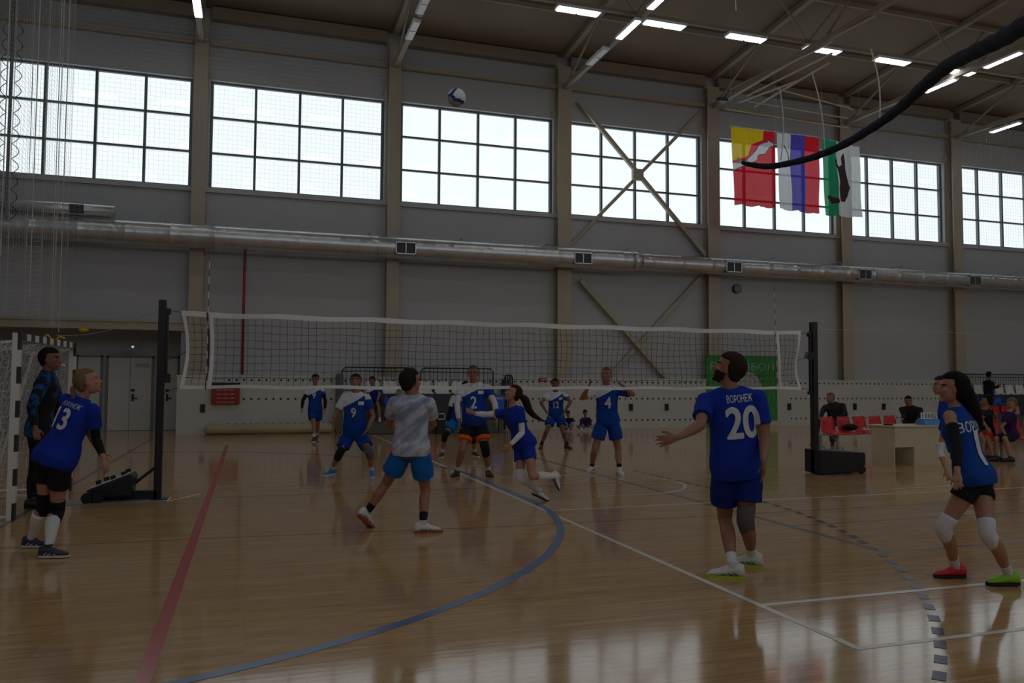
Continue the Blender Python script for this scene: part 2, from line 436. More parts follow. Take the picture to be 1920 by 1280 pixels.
# wainscot with rows of ventilation holes
w = MB(); WS = [(-1.95, 22.9), (23.1, XR)]
w.box((-2.05, YF, 0), (XR, YW - .001, 1.70)); w.box((-2.07, YF - .02, 1.68), (XR, YW - .002, 1.74))
wn = trim(w, M['wainscot'])
h = MB()
for z in (1.60, 1.03, .28):
    x = -.6
    while x < 34:
        if not (15.6 < x < 19.2) and not (22.4 < x < 23.2) and not (5.0 < x < 8.9 and z > 1.2) and int((x + .6) / 2.7) * 2.7 + 2.45 > x - .6 - .0 or True:
            if not (15.6 < x < 19.2):
                h.ell((x, YF - .003, z), (.035, 0, 0), (0, .006, 0), (0, 0, .035), 8, 4)
        x += .215
h.build('ventilation_hole', M['black'], wn)

# doors in the recess
def door(n, x0, x1, z1, leaves):
    d = MB(); yy = 27.8
    d.box((x0 - .06, yy - .05, 0), (x0, yy - .001, z1 + .06)); d.box((x1, yy - .05, 0), (x1 + .06, yy - .001, z1 + .06)); d.box((x0 - .06, yy - .05, z1), (x1 + .06, yy - .001, z1 + .06))
    f = tag(d.build('door_%d' % n, M['grey']), kind='structure')
    k = (x1 - x0) / leaves
    for i in range(leaves):
        a = x0 + i * k + .01; b = x0 + (i + 1) * k - .01
        l = MB(); l.box((a, yy - .035, .01), (b, yy - .002, z1 - .005)); lf = l.build('door_leaf', M['white'], f)
        hx = b - .08 if i == 0 and leaves == 2 else a + .08
        if leaves == 2 and i == 0: continue
        hd = MB(); hd.box((hx - .03, yy - .05, .92), (hx + .03, yy - .035, 1.15)); hd.box((hx - .02, yy - .10, 1.0), (hx + .13, yy - .05, 1.03)); hd.box((hx - .05, yy - .06, 1.22), (hx + .05, yy - .035, 1.30))
        hd.build('door_handle', M['black'], lf)
    return f
dx = lambda px: float(onY(px, 700, 27.8)[0])
d1 = door(1, dx(203), dx(285), 2.28, 2); door(2, dx(146), dx(189), 2.28, 1); door(3, dx(309), dx(333), 2.28, 1)
pl = MB(); a = onY(254, 681, 27.75); pl.box((a[0], 27.755, a[2] - .12), (a[0] + .42, 27.765, a[2])); pl.build('door_plate', M['wall'], d1)

# floor markings (thin paint films on the floor)
def strip(pts, wd, mt, z=.0012):
    pts = [np.array([p[0], p[1]]) for p in pts]; s = MB(); k = len(pts); L = []; R = []
    for i in range(k):
        d = pts[min(i + 1, k - 1)] - pts[max(i - 1, 0)]; d = d / np.linalg.norm(d); n = np.array([-d[1], d[0]])
        L.append((*(pts[i] + n * wd / 2), z)); R.append((*(pts[i] - n * wd / 2), z))
    s.add(L + R, [(i, i + 1, k + i + 1, k + i) for i in range(k - 1)])
    return s.build('court_line', mt, floor)
gl = lambda n, c: mat(n, c, .22)
LW, LB, LR, LG, LD = gl('white_floor_paint', (.74, .72, .66)), gl('blue_floor_paint', (.09, .17, .36)), gl('red_floor_paint', (.48, .055, .06)), gl('grey_floor_paint', (.13, .13, .14)), gl('thin_brown_floor_paint', (.28, .09, .06))
LP = gl('violet_floor_paint', (.035, .03, .13))
strip([(3.48, 24), (3.48, 4.0)], .055, LW, .0016)
strip([(-.5, 21), (-.5, 1)], .085, LR)
strip([(5.72, 24), (5.72, 6.15)], .085, LG)
strip([(-2.5, 24), (-2.5, 0)], .06, LG)
def arc(cx_, cy_, r, a0, a1, n=40): return [(cx_ + r * math.cos(math.radians(a)), cy_ + r * math.sin(math.radians(a))) for a in np.linspace(a0, a1, n)]
strip([(3.60, 13.2), (3.60, 10.3)] + arc(-2.5, 10.3, 6.10, 0, -90)[1:], .085, LB, .002)
strip([(3.60, 13.2)] + arc(-2.5, 13.2, 6.10, 0, 90)[1:], .085, LB, .002)
# nine metre dashes
pth = [(6.62, 13.2), (6.62, 10.3)] + arc(-2.5, 10.3, 9.12, 0, -90, 120)[1:]
acc = 0; on = True; seg = []; P0 = np.array(pth[0], float)
for q in pth[1:]:
    q = np.array(q, float)
    while True:
        L_ = np.linalg.norm(q - P0)
        if acc + L_ < .15:
            acc += L_; seg.append(tuple(P0)); P0 = q; break
        t_ = (.15 - acc) / L_; nx = P0 + (q - P0) * t_; seg += [tuple(P0), tuple(nx)]
        if on:
            ss = [seg[0]] + [s_ for s_, r_ in zip(seg[1:], seg) if np.hypot(s_[0] - r_[0], s_[1] - r_[1]) > 1e-4]
            if len(ss) > 1: strip(ss, .07, LP, .0024)
        on = not on; seg = []; acc = 0; P0 = nx
strip([(3.48, 9.35), (24, 9.6)], .055, LW, .0014); strip([(3.5, 4.97), (30, 5.05)], .055, LW, .0014); strip([(3.46, 4.0), (30, 4.0)], .05, LW, .0014)
strip([(-7, 8.85), (-.47, 8.66), (3.0, 8.45), (30, 8.7)], .03, LD, .0008); strip([(-1.0, 11.6), (20, 11.75)], .03, LD, .0008)
strip([(5.75, 7.62), (24, 7.7)], .04, LG, .001); strip([(5.76, 6.2), (24, 6.2)], .045, LG, .001)
strip([(4.6, 10.32)] + arc(5.27, 11.57, 1.25, -75, 90) + [(3.9, 12.82)], .05, LW, .0018)
strip([(9.2, 9.85)] + arc(9.9, 11.25, 1.4, -90, 90) + [(8.8, 12.65)], .045, LW, .0018)
strip([(3.8, 14.8), (9, 14.0)], .04, LW, .0018)

# roof trusses
def truss(x, y0=YW - .4, y1=YB + .2, zb=11.85):
    t = MB()
    t.bar((x, y0, zb), (x, y1, zb), .15, .15); t.bar((x, y0, roofz(y0) - .13), (x, y1, roofz(y1) - .13), .18, .18)
    n = 5; yy = np.linspace(y0 - .1, y1, 2 * n + 1)
    for i in range(2 * n):
        a = (x, yy[i], zb if i % 2 == 0 else roofz(yy[i]) - .15); b = (x, yy[i + 1], roofz(yy[i + 1]) - .15 if i % 2 == 0 else zb)
        t.bar(a, b, .06, .06)
    trim(t, M['roofsteel'])
for x in cx[1:]: truss(x)
for y in (20.3, 14.5, 8.5, 2.5):
    t = MB(); t.bar((XL, y, 12.1), (XR, y, 12.1), .09, .10); 
    for x in cx[1:]: 
        t.bar((x, y, 12.1), (x - 1.2, y, roofz(y)), .05, .05); t.bar((x, y, 12.1), (x + 1.2, y, roofz(y)), .05, .05)
    trim(t, M['roofsteel'])
for y in (23, 20.2, 17.3, 14.4, 11.5, 8.6, 5.7):
    t = MB(); t.bar((XL, y, roofz(y) - .07), (XR, y, roofz(y) - .07), .08, .14); trim(t, M['roofsteel'])

# ------------------------------------------------------------------ lamps
def lamp(c, along, on=True, label='', group=None, wd=.32):
    t = thing('ceiling_light', label, 'light', c, group)
    a = nrm(along); s = nrm(np.cross(a, (0, 0, 1)))
    h_ = MB(); h_.obox(np.array(c) + V(0, 0, .05), a * .66, s * wd / 2, V(0, 0, .04)); h_.bar(np.array(c) + V(0, 0, .08), np.array(c) + V(0, 0, .22), .04, .04, up=(0, 1, 0)); h_.build('housing', M['whiteplastic'], t)
    for k in (-1, 1):
        d = MB(); d.obox(np.array(c) + a * .32 * k + V(0, 0, 0), a * .29, s * (wd / 2 - .02), V(0, 0, .012)); d.build('diffuser', M['lampon'] if on else M['lampoff'], t)
    return t
GR = 'lit ceiling lights in the row along the hall'
names = ['leftmost of the row of lit double lamps, near the top edge', 'in the row just right of the first ceiling truss lamp', 'third of the row, above the left end of the flags', 'fourth of the row, partly behind the frame over the flags', 'fifth of the row, above the green and white flag', 'crossed by the hanging blue bundle']
rowx = [(7.9, 9.1), (10.6, 11.8), (13.35, 14.55), (16.1, 17.3), (18.8, 20.0), (21.5, 22.7)]
for (a, b), n in zip(rowx, names):
    lamp(((a + b) / 2, 20.35, 11.93), (1, 0, 0), True, 'lit double ceiling lamp, ' + n)
for X_, px, n, on in [(10.22, (1120, 108), 'dim end of the truss nearest the crossed braces', False), (10.22, (1178, 57), 'lit, on the truss left of the row, above the crossed braces', True),
                      (10.22, (1240, -2), 'lit, cut by the top edge above the crossed braces', True), (4.29, (774, 58), 'unlit, on the truss above the flying ball', False), (4.29, (795, 8), 'unlit, at the top edge above the flying ball', False),
                      (-1.6, (370, 14), 'lit, alone at the top left of the hall', True), (22.1, (1880, 114), 'lit, highest at the right edge above the blue bundle', True), (22.1, (1762, 162), 'lit, just below the blue bundle at the row end', True), (27.7, (1885, 240), 'lit, lowest at the right edge above the last window', True)]:
    P = onX(px[0], px[1], X_ + (.0)); P = onZ(px[0], px[1], 11.70 if X_ < 27 else 11.6)
    lamp((P[0], P[1], P[2]), (0, 1, 0), on, 'narrow ceiling lamp, ' + n, wd=.22)
k_ = 0
for y_, ph in ((14.5, 0), (8.5, 0), (2.5, 0)):  # added lamp rows out of view, put in to brighten floor and players
    for i in range(16):
        lamp((-5.4 + 2.72 * i, y_ + .05, 11.93), (1, 0, 0), True, 'added double fill lamp further back under the roof, outside the picture', 'added fill lights over the near half of the hall')
for i in list(range(0, 4)) + list(range(11, 15)):  # more added lamps beyond the frame, extra light for the hall
    lamp((-5.5 + 2.72 * i if i < 5 else 29.9 + 2.72 * (i - 11), 20.35, 11.93), (1, 0, 0), True, 'added double fill lamp further along the row, outside the picture', 'added fill lights at the ends of the far row')

# ------------------------------------------------------------------ duct with grilles
DY, DR = YW - .75, .31
dz0 = 5.82
du = thing('ventilation_duct', 'long round galvanised air duct running along the far wall under the windows', 'duct', (10, DY, dz0))
def dzx(x): return dz0
def dtube(x0, x1, r, name='duct_pipe'):
    t = MB(); n = max(2, int((x1 - x0) / .3)); xs = np.linspace(x0, x1, n * 2)
    pts = []; rr = []
    x = x0
    while x < x1:
        pts += [(x, DY, dz0), (x + .03, DY, dz0), (x + .06, DY, dz0)]; rr += [r, r + (.012 if int(x / 1.2) != int((x - .3) / 1.2) else .003), r]; x += .3
    pts.append((x1, DY, dz0)); rr.append(r)
    t.tube(pts, rr, 28); return t.build(name, M['galv'], du, smooth=True)
dtube(-6.8, 12.6, .345); dtube(12.9, 36, .30)
t = MB(); t.tube([(12.58, DY, dz0), (12.92, DY, dz0)], [.35, .30], 28); t.build('reducer', M['galv'], du, smooth=True)
for pa, pb in [((742, 466), (780, 486)), ((1077, 485), (1110, 502)), ((1362, 503), (1391, 519)), ((1611, 520), (1635, 535)), ((1818, 535), (1840, 549))]:
    a = onY(*pa, DY - .36); b = onY(*pb, DY - .36); x0, x1 = a[0], b[0]; z1, z0 = a[2], b[2]; zc = dz0 - .05; hh = .19
    t = MB(); g = .025; yy = DY - .36
    t.box((x0, yy - .02, zc - hh), (x1, yy + .25, zc - hh + g)); t.box((x0, yy - .02, zc + hh - g), (x1, yy + .25, zc + hh)); t.box((x0, yy - .02, zc - hh), (x0 + g, yy + .25, zc + hh)); t.box((x1 - g, yy - .02, zc - hh), (x1, yy + .25, zc + hh)); t.box(((x0 + x1) / 2 - g / 2, yy - .02, zc - hh), ((x0 + x1) / 2 + g / 2, yy, zc + hh))
    gr = t.build('grille', M['galv'], du)
    t = MB(); t.box((x0 + g, yy + .01, zc - hh + g), (x1 - g, yy + .02, zc + hh - g)); t.build('slats', M['dark'], gr)
for x in np.arange(-5.5, 34, 3):
    t = MB(); t.bar((x, DY, dz0 + .30), (x, DY + .1, dz0 + .46), .03, .03, up=(0, 1, 0)); t.bar((x, DY + .1, dz0 + .45), (x, YW, dz0 + .45), .03, .03); t.build('bracket', M['galv'], du)
t2 = thing('ventilation_duct', 'short thin galvanised duct lying above the left end of the long duct', 'duct', (-5, DY - .1, 6.42))
a = onY(215, 411, DY); t = MB(); t.tube([(-7.0, DY, 6.38), (a[0], DY, 6.38)], .18, 20); t.build('duct_pipe', M['galv'], t2, smooth=True)
t = MB(); a1 = onY(129, 400, DY - .2); b1_ = onY(156, 416, DY - .2); t.box((a1[0], DY - .22, 6.26), (b1_[0], DY - .1, 6.50)); t.build('grille', M['dark'], t2)
t = MB(); t.tube([onY(468, 437, YW - .2), onY(1335, 488, YW - .2), onY(1930, 535, YW - .2)], .045, 8); tag(t.build('pipe', M['redpipe'], smooth=True, origin=onY(1335, 488, YW - .45)), 'long dark red sprinkler pipe running just above the air duct', 'pipe')
t = MB(); p = onY(459, 480, YF - .06); q = onY(456, 702, YF - .06); t.tube([(p[0], YF - .06, 6.1), (p[0], YF - .06, q[2])], .04, 8); tag(t.build('pipe', M['redpipe'], smooth=True, origin=(p[0], YF - .06, 1.7)), 'vertical dark red pipe on the wall behind the left part of the net', 'pipe')
# emergency lamp hanging under the lintel
e = onY(246, 650, 26.9); t = thing('emergency_light', 'small lit emergency lamp hanging on a rod above the double door', 'light', e)
q = MB(); q.box((e[0] - .32, 26.85, e[2] - .05), (e[0] + .22, 26.95, e[2] + .05)); q.build('housing', M['grey'], t)
q = MB(); q.sph((e[0] + .05, 26.84, e[2]), .035); q.build('lamp', M['exitlit'], t, smooth=True)
q = MB(); q.bar((e[0] + .15, 26.9, e[2]), (e[0] + .15, 26.9, 3.3), .03, .03, up=(0, 1, 0)); q.build('rod', M['grey'], t)
e = onY(157, 617, YW - .25); q = MB(); q.ell(e + V(0, 0, -.02), (.14, 0, 0), (0, .1, 0), (0, 0, .07)); tag(q.build('sensor', M['yellow'], smooth=True, origin=e), 'small pale dome sensor under the beige beam over the doors', 'sensor')
# round loudspeaker
e = onY(1382, 541, YW - .08); t = thing('wall_speaker', 'round dark loudspeaker on the wall below the duct', 'loudspeaker', e)
q = MB(); q.tube([(e[0], YW - .12, e[2]), (e[0], YW - .005, e[2])], [.17, .17], 24); q.build('case', M['dark'], t)
q = MB(); q.ell((e[0], YW - .12, e[2]), (.15, 0, 0), (0, .03, 0), (0, 0, .15), 20, 10); q.build('grille', M['grey'], t, smooth=True)
# wall sockets
for k, (px, py, lb) in enumerate([(380, 765, 'below the left end of the net, beside the red sign'), (1122, 765, 'just left of player number four, by the far wall'), (1183, 763, 'just right of player number four'), (1250, 763, 'left of the outstretched hand of player twenty'), (1480, 762, 'between green banner and right net post'), (1603, 762, 'behind the red seats, nearer the post'), (1657, 762, 'behind the red seats, nearer the table')]):
    e = onY(px, py, YF - .03); q = MB(); q.box((e[0] - .065, YF - .06, e[2] - .12), (e[0] + .065, YF - .001, e[2] + .12)); q.box((e[0] - .05, YF - .065, e[2] - .10), (e[0] + .05, YF - .06, e[2] + .02))
    tag(q.build('wall_socket', M['black'], origin=(e[0], YF - .03, e[2]), bevel=.008), 'black wall socket, ' + lb, 'socket', 'black socket boxes on the far wall')
# red signs
a = onY(397, 717, YF - .1); b = onY(449, 757, YF - .1); t = thing('fire_cabinet', 'dark red cabinet with black top on the far wall below the net', 'cabinet', ((a[0] + b[0]) / 2, YF - .1, b[2]))
q = MB(); q.box((a[0], YF - .2, b[2]), (b[0], YF - .001, a[2] - .1)); q.build('body', M['signred'], t, bevel=.01)
q = MB(); q.box((a[0] - .01, YF - .21, a[2] - .1), (b[0] + .01, YF - .001, a[2])); q.build('top', M['black'], t)
for k in range(4): flat_text('— — —'[:5], .035, ((a[0] + b[0]) / 2, YF - .202, a[2] - .22 - k * .12), (1, 0, 0), (0, 0, 1), mat('faded_sign_print', (.5, .25, .2), .5), 'lettering', t, width=.5)
a = onY(1010, 708, YF - .02); b = onY(1026, 715, YF - .02); t = thing('sign', 'tiny red sign on the wall above player number twelve', 'sign', ((a[0] + b[0]) / 2, YF - .02, b[2]))
q = MB(); q.box((a[0], YF - .03, b[2]), (b[0], YF - .001, a[2])); q.build('plate', M['signred'], t)
q = MB()
for k in range(3): q.box((a[0] + .06 + k * .09, YF - .036, (a[2] + b[2]) / 2 - .025), (a[0] + .12 + k * .09, YF - .031, (a[2] + b[2]) / 2 + .025))
q.build('print', M['wcord'], t)
# green banner
a = onY(1325, 665, YF - .05); b = onY(1458, 797, YF - .05); x0, x1, z1 = a[0], b[0], a[2]
t = thing('banner', 'tall green banner with pale letters and a ball on the far wall behind player twenty', 'banner', ((x0 + x1) / 2, YF - .05, .1))
q = MB(); q.box((x0, YF - .05, .02), (x1, YF - .001, z1)); q.build('panel', M['green'], t)
GL = mat('banner_pale_print', (.33, .50, .36), .6); GL2 = mat('banner_faint_print', (.08, .36, .11), .6)
for k in range(4):
    flat_text('ВОЛЕЙБОЛ', .36, ((x0 + x1) / 2, YF - .054, z1 - .36 - k * .56), (1, 0, 0), (0, 0, 1), GL if k == 0 else GL2, 'lettering', t, width=(x1 - x0) * .9)
q = MB(); q.ell(((x0 + x1) / 2 + .15, YF - .058, z1 - 1.25), (.66, 0, 0), (0, .004, 0), (0, 0, .66), 40, 20); bl = q.build('ball_print', mat('banner_ball_print', (.42, .46, .46), .6), t)
for rr_, a0_, a1_ in ((.45, 20, 160), (.3, 200, 340), (.62, 80, 200)):
    q = MB(); pts = [((x0 + x1) / 2 + .15 + rr_ * math.cos(math.radians(an)), YF - .064, z1 - 1.25 + .15 + rr_ * .8 * math.sin(math.radians(an))) for an in np.linspace(a0_, a1_, 16)]
    pts = [p for p in pts if (p[0] - (x0 + x1) / 2 - .15) ** 2 + (p[2] - z1 + 1.25) ** 2 < .6 ** 2]
    if len(pts) > 1: q.tube(pts, .012, 6); q.build('ball_seam', GL2, t)
q = MB(); q.box((x1 - .55, YF - .35, 0), (x1 - .05, YF - .06, .22)); tag(q.build('box', M['desk'], origin=(x1 - .3, YF - .2, 0), bevel=.01), 'low beige box on the floor under the green banner', 'box')
# rolled mat on floor along the wall
q = MB(); a = onZ(386, 806, 0)[0]; y_ = YF - .35; xa = onY(385, 800, y_)[0]; xb = onY(622, 800, y_)[0]
q.tube([(xa, y_, .155), (xa + .04, y_, .155), (xb - .04, y_, .155), (xb, y_, .155)], [.12, .155, .155, .12], 20)
q.tube([(xa - .02, y_, .155), (xa, y_, .155)], [.03, .12], 20); tag(q.build('rolled_mat', M['beigemat'], smooth=True, origin=((xa + xb) / 2, y_, 0)), 'long rolled beige mat on the floor against the far wall at left', 'mat')
# ------------------------------------------------------------------ volleyball net
PL = V(-1.14, 11.72, 0); PR = V(9.49, 11.9, 0)
nd_ = nrm(PR - PL)
def NP(s, z, off=0): return V(PL[0] + nd_[0] * s, PL[1] + nd_[1] * s, z) + V(-nd_[1], nd_[0], 0) * off
def sOf(px, py): # distance along the net plane for a pixel
    r = ray(px, py); n = V(-nd_[1], nd_[0], 0); t = ((PL - CAM) @ n) / (r @ n); P = CAM + r * t; return float((P - PL) @ nd_), float(P[2])
sL, zTL = sOf(342, 584); sR, zTR = sOf(1500, 621); zBL = sOf(335, 728)[1]; zBR = sOf(1500, 730)[1]
net = thing('volleyball_net', 'black mesh volleyball net with white tapes stretched across the court', 'net', NP((sL + sR) / 2, 0))
def ztop(s): u = (s - sL) / (sR - sL); return zTL + (zTR - zTL) * u - .012 * 4 * u * (1 - u)
def zbot(s): u = (s - sL) / (sR - sL); return zBL + (zBR - zBL) * u - .006 * 4 * u * (1 - u)
def npt(s, v):  # v 0..1 top to bottom
    zt, zb = ztop(s), zbot(s)
    e = .05 * math.sin(s * 1.7 + v * 3) * math.sin(math.pi * v) + .02 * math.sin(s * 7.1 + 5 * v) * math.sin(math.pi * v)
    edge = -.07 * math.sin(math.pi * v) * (math.exp(-(s - sL) * 2.5) - math.exp(-(sR - s) * 2.5)) * -1
    return NP(s - edge * -1 * 0 + .0 + edge, zt + (zb - zt) * v + .008 * math.sin(s * 5 + v * 9), e)
q = MB()
for s in np.linspace(sL + .02, sR - .02, 98): q.tube([npt(s + .012 * math.sin(s * 9), v) for v in np.linspace(.03, .98, 12)], .0030, 3, cap=False)
for v in np.linspace(.06, .96, 10): q.tube([npt(s, v) for s in np.linspace(sL, sR, 130)], .0030, 3, cap=False)
q.build('net_mesh', M['cord'], net)
def tape(v0, v1, s0, s1, n, name, th=.004):
    q = MB(); S = np.linspace(s0, s1, n); rg = []
    for s in S:
        a = npt(s, v0); b = npt(s, v1); nn = V(-nd_[1], nd_[0], 0) * th; rg.append([a - nn, a + nn, b + nn, b - nn])
    q.rings(rg); return q.build(name, M['tape'], net)
tape(-.005, .062, sL, sR, 130, 'top_tape'); tape(.955, 1.0, sL, sR, 130, 'bottom_tape')
def side(s, dx0=0, dx1=0, w=.05, name='side_tape'):
    q = MB(); rg = []
    for v in np.linspace(0, 1, 14):
        a = npt(s + dx0 + (dx1 - dx0) * v - w / 2, v); b = npt(s + dx0 + (dx1 - dx0) * v + w / 2, v); nn = V(-nd_[1], nd_[0], 0) * .005
        rg.append([a - nn, a + nn, b + nn, b - nn])
    q.rings(rg); q.build(name, M['tape'], net)
side(sL + .01); side(sR - .01)
sa = sOf(394, 650)[0]; sb0, sb1 = sOf(1457, 640)[0], sOf(1463, 715)[0]
side(sa, w=.05); side(sb0, 0, sb1 - sb0 + .02, w=.05)
def antenna(s, z0, z1, dark=False, lean=0.0):
    an = None; n = 18; zz = np.linspace(z0, z1, n + 1)
    q = MB()
    for i in range(n):
        q.tube([NP(s + lean * (zz[i] - z0), zz[i], -.03), NP(s + lean * (zz[i + 1] - z0), zz[i + 1], -.03)], .006, 6, mi=i % 2)
    q.build('antenna', [M['white'], M['redpipe']], net)
antenna(sOf(389, 650)[0], zBL, sOf(393, 477)[1], lean=.0); antenna(sOf(1457, 640)[0] - .02, zBR, sOf(1451, 536)[1], lean=-.03)
q = MB(); s_ = sOf(387, 650)[0]; q.tube([npt(s_, 0), npt(s_, .3), npt(s_, .7), npt(s_, 1)], .012, 6); q.build('antenna_sleeve', M['black'], net)
def cord(a, b, sag=0.0, r=.004, mt='cord', name='cord', par=net):
    a = np.array(a, float); b = np.array(b, float); q = MB(); q.tube([a + (b - a) * t + V(0, 0, -sag * 4 * t * (1 - t)) for t in np.linspace(0, 1, 10)], r, 5); return q.build(name, M[mt], par)
cord(npt(sL, .02), NP(.06, 2.52), .0); cord(npt(sL, .5), NP(.06, 1.85), .03); cord(npt(sL, .98), NP(.06, zBL - .05), .0)
cord(npt(sR, .02), PR + V(-.06, 0, 2.42)); cord(npt(sR, .5), PR + V(-.06, 0, 2.05)); cord(npt(sR, .98), PR + V(-.06, 0, zBR), 0)

# posts
fwd_n = V(-nd_[1], nd_[0], 0)
p = thing('net_post', 'black steel net post with wheeled ballast at the left end of the net', 'post', PL)
ztL = float(onX(295, 558, PL[0])[2]); ztL = CAMZ + (712 - 558) / (935 - 712) * CAMZ
q = MB(); q.bar(PL + V(0, 0, .0), PL + V(0, 0, ztL), .095, .10, up=(0, 1, 0)); q.build('upright', M['black'], p, bevel=.008)
q = MB(); q.bar(PL + V(.065, 0, 1.55), PL + V(.065, 0, 2.52), .03, .06, up=(0, 1, 0)); q.obox(PL + V(.075, 0, 2.5), V(.03, 0, 0), V(0, .04, 0), V(0, 0, .04)); q.obox(PL + V(.08, 0, 1.6), V(.04, 0, 0), V(0, .04, 0), V(0, 0, .06)); q.build('tension_slide', M['black'], p)
q = MB(); q.bar(PL + V(.0, 0, .06), PL + V(-.62, 0, .06), .10, .12); q.build('base_arm', M['black'], p, bevel=.006)
q = MB(); q.bar(PL + V(-.03, 0, .42), PL + V(-.42, 0, .10), .03, .04); q.build('brace', M['black'], p)
bl = MB(); c = PL + V(-.50, 0, .0)
# ballast: wedge block, dark sides, grey sloping top
xs = [(-.82, .07), (-.82, .16), (-.30, .36), (-.26, .30), (-.30, .07)]
rg = [[PL + V(x, y, z) for x, z in xs] for y in (-.19, .19)]
bl.add([p_ for r_ in rg for p_ in r_], [(4, 3, 2, 1, 0), (5, 6, 7, 8, 9)] + [(i, (i + 1) % 5, 5 + (i + 1) % 5, 5 + i) for i in range(5)])
blk = bl.build('ballast_block', M['black'], p, bevel=.015)
q = MB(); q.add([PL + V(x, y, z) for x, y, z in ((-.80, -.17, .17), (-.32, -.17, .357), (-.32, .17, .357), (-.80, .17, .17), (-.80, -.17, .182), (-.32, -.17, .372), (-.32, .17, .372), (-.80, .17, .182))], [(0, 3, 2, 1), (4, 5, 6, 7), (0, 1, 5, 4), (1, 2, 6, 5), (2, 3, 7, 6), (3, 0, 4, 7)]); q.build('ballast_cover', mat('pale_grey_cover', (.62, .64, .66), .35), blk, bevel=.004)
for x, y, z in ((-.40, -.10, .345), (-.52, -.13, .30), (-.62, .05, .265), (-.70, -.05, .235), (-.37, .09, .36)):
    q = MB(); q.obox(PL + V(x, y, z), V(.03, 0, .01), V(0, .012, 0), V(-.01, 0, .035)); q.build('grip', M['black'], blk)
for x in (-.80, -.68):
    for y in (-.24, .24):
        q = MB(); q.tube([PL + V(x, y - .025, .07), PL + V(x, y + .025, .07)], .07, 18); q.build('wheel', M['black'], p, smooth=False)
q = MB(); q.obox(PL + V(.03, -.05, .006), V(.10, 0, 0), V(0, .12, 0), V(0, 0, .006)); q.build('foot_plate', M['black'], p)
g = onZ(130, 938, 0); g2 = onZ(303, 941, 0)
q = MB(); q.box((-2.25, 11.40, .0015), (-1.02, 11.86, .006)); tag(q.build('floor_plate', mat('grey_rubber_sheet', (.22, .23, .23), .5), origin=(-1.6, 11.6, 0)), 'flat grey protective sheet on the floor under the left net post', 'floor sheet')
q = MB(); 
for a_, b_ in (((-1.0, 11.42), (-.62, 12.05)), ((-1.0, 11.42), (-.98, 11.8))): q.bar((*a_, .003), (*b_, .003), .02, .004)
tag(q.build('floor_tape', M['tape'], origin=(-.9, 11.6, 0)), 'thin white tape on the floor beside the left net post', 'tape')

p = thing('net_post', 'black steel net post with a winch at the right end of the net', 'post', PR)
ztR = CAMZ + (720 - 602) / (888 - 720) * CAMZ
q = MB(); q.bar(PR, PR + V(0, 0, ztR), .10, .11, up=(0, 1, 0)); q.build('upright', M['black'], p, bevel=.008)
q = MB(); q.bar(PR + V(-.07, 0, 1.45), PR + V(-.07, 0, 2.5), .035, .06, up=(0, 1, 0)); q.build('tension_slide', M['black'], p)
q = MB(); q.obox(PR + V(-.10, -.02, 2.08), V(.07, 0, 0), V(0, .05, 0), V(.02, 0, .06)); q.tube([PR + V(-.12, -.08, 2.05), PR + V(-.12, -.02, 2.05)], .05, 14); q.build('winch', M['black'], p, bevel=.005)
q = MB(); q.sph(PR + V(-.09, 0, 2.45), .05); q.build('pulley', M['black'], p, smooth=True)
q = MB(); q.obox(PR + V(-.08, 0, 1.42), V(.04, 0, 0), V(0, .03, 0), V(0, 0, .03)); q.build('lower_clamp', M['black'], p)
xb = [(-.05, .02), (-.05, .43), (.88, .37), (.90, .35), (.90, .14), (.78, .13), (.78, .03)]
rg = [[PR + V(x, y, z) for x, z in xb] for y in (-.22, .22)]; k = len(xb)
q = MB(); q.add([p_ for r_ in rg for p_ in r_], [tuple(range(k - 1, -1, -1)), tuple(range(k, 2 * k))] + [(i, (i + 1) % k, k + (i + 1) % k, k + i) for i in range(k)])
blk = q.build('ballast_block', M['black'], p, bevel=.012)
for x in (.16, .56):
    z = .43 - x * .06; q = MB(); q.tube([PR + V(x - .05, 0, z), PR + V(x - .04, 0, z + .05), PR + V(x + .04, 0, z + .05), PR + V(x + .05, 0, z)], .012, 8); q.build('handle', M['grey'], blk)
for y in (-.18, .18): q = MB(); q.tube([PR + V(.84, y - .03, .07), PR + V(.84, y + .03, .07)], .07, 18); q.build('wheel', M['black'], p)
# guy lines
q = MB(); a = PL + V(0, 0, 2.53); b = W(105, 628, 13.2); q.tube([a + (b - a) * t + V(0, 0, -.12 * 4 * t * (1 - t) * (1 if t > .2 else .6)) for t in np.linspace(0, 1, 14)], .004, 5)
tag(q.build('rope', M['wcord'], origin=(a + b) / 2), 'thin slack line running left from the left net post', 'rope')
q = MB(); a = PR + V(0, 0, 2.55); b = W(1850, 625, 16); q.tube([a + (b - a) * t for t in np.linspace(0, 1, 8)], .003, 5)
tag(q.build('rope', M['wcord'], origin=(a + b) / 2), 'thin line running right from the right net post', 'rope')

# ------------------------------------------------------------------ ball
bc = W(856, 183, 1508 * .21 / 34.5); q = MB(); q.sph(bc, .105, 48, 32)
me = q.mesh('ball'); 
cs = centers(me); mi = []
for c in cs:
    d = nrm(c - bc); x = d @ RT; y = d @ UP; z = -(d @ FW)
    if z < .0: mi.append(0); continue
    # blue Y-shaped panel, grey lower panel
    def near(ax, ay, bx, by, w):
        t = max(0, min(1, ((x - ax) * (bx - ax) + (y - ay) * (by - ay)) / ((bx - ax) ** 2 + (by - ay) ** 2)))
        return math.hypot(x - ax - t * (bx - ax), y - ay - t * (by - ay)) < w
    blue = near(.10, 1.0, -.52, .12, .17) or near(-1, .05, -.5, .10, .14) or near(-.55, .08, -.1, -.42, .15) or near(-.15, -.45, .75, -.62, .17)
    mi.append(1 if blue else (2 if (y < -.5 or (x < -.3 and y < 0)) else 0))
me.polygons.foreach_set('material_index', mi); me.polygons.foreach_set('use_smooth', [True] * len(mi))
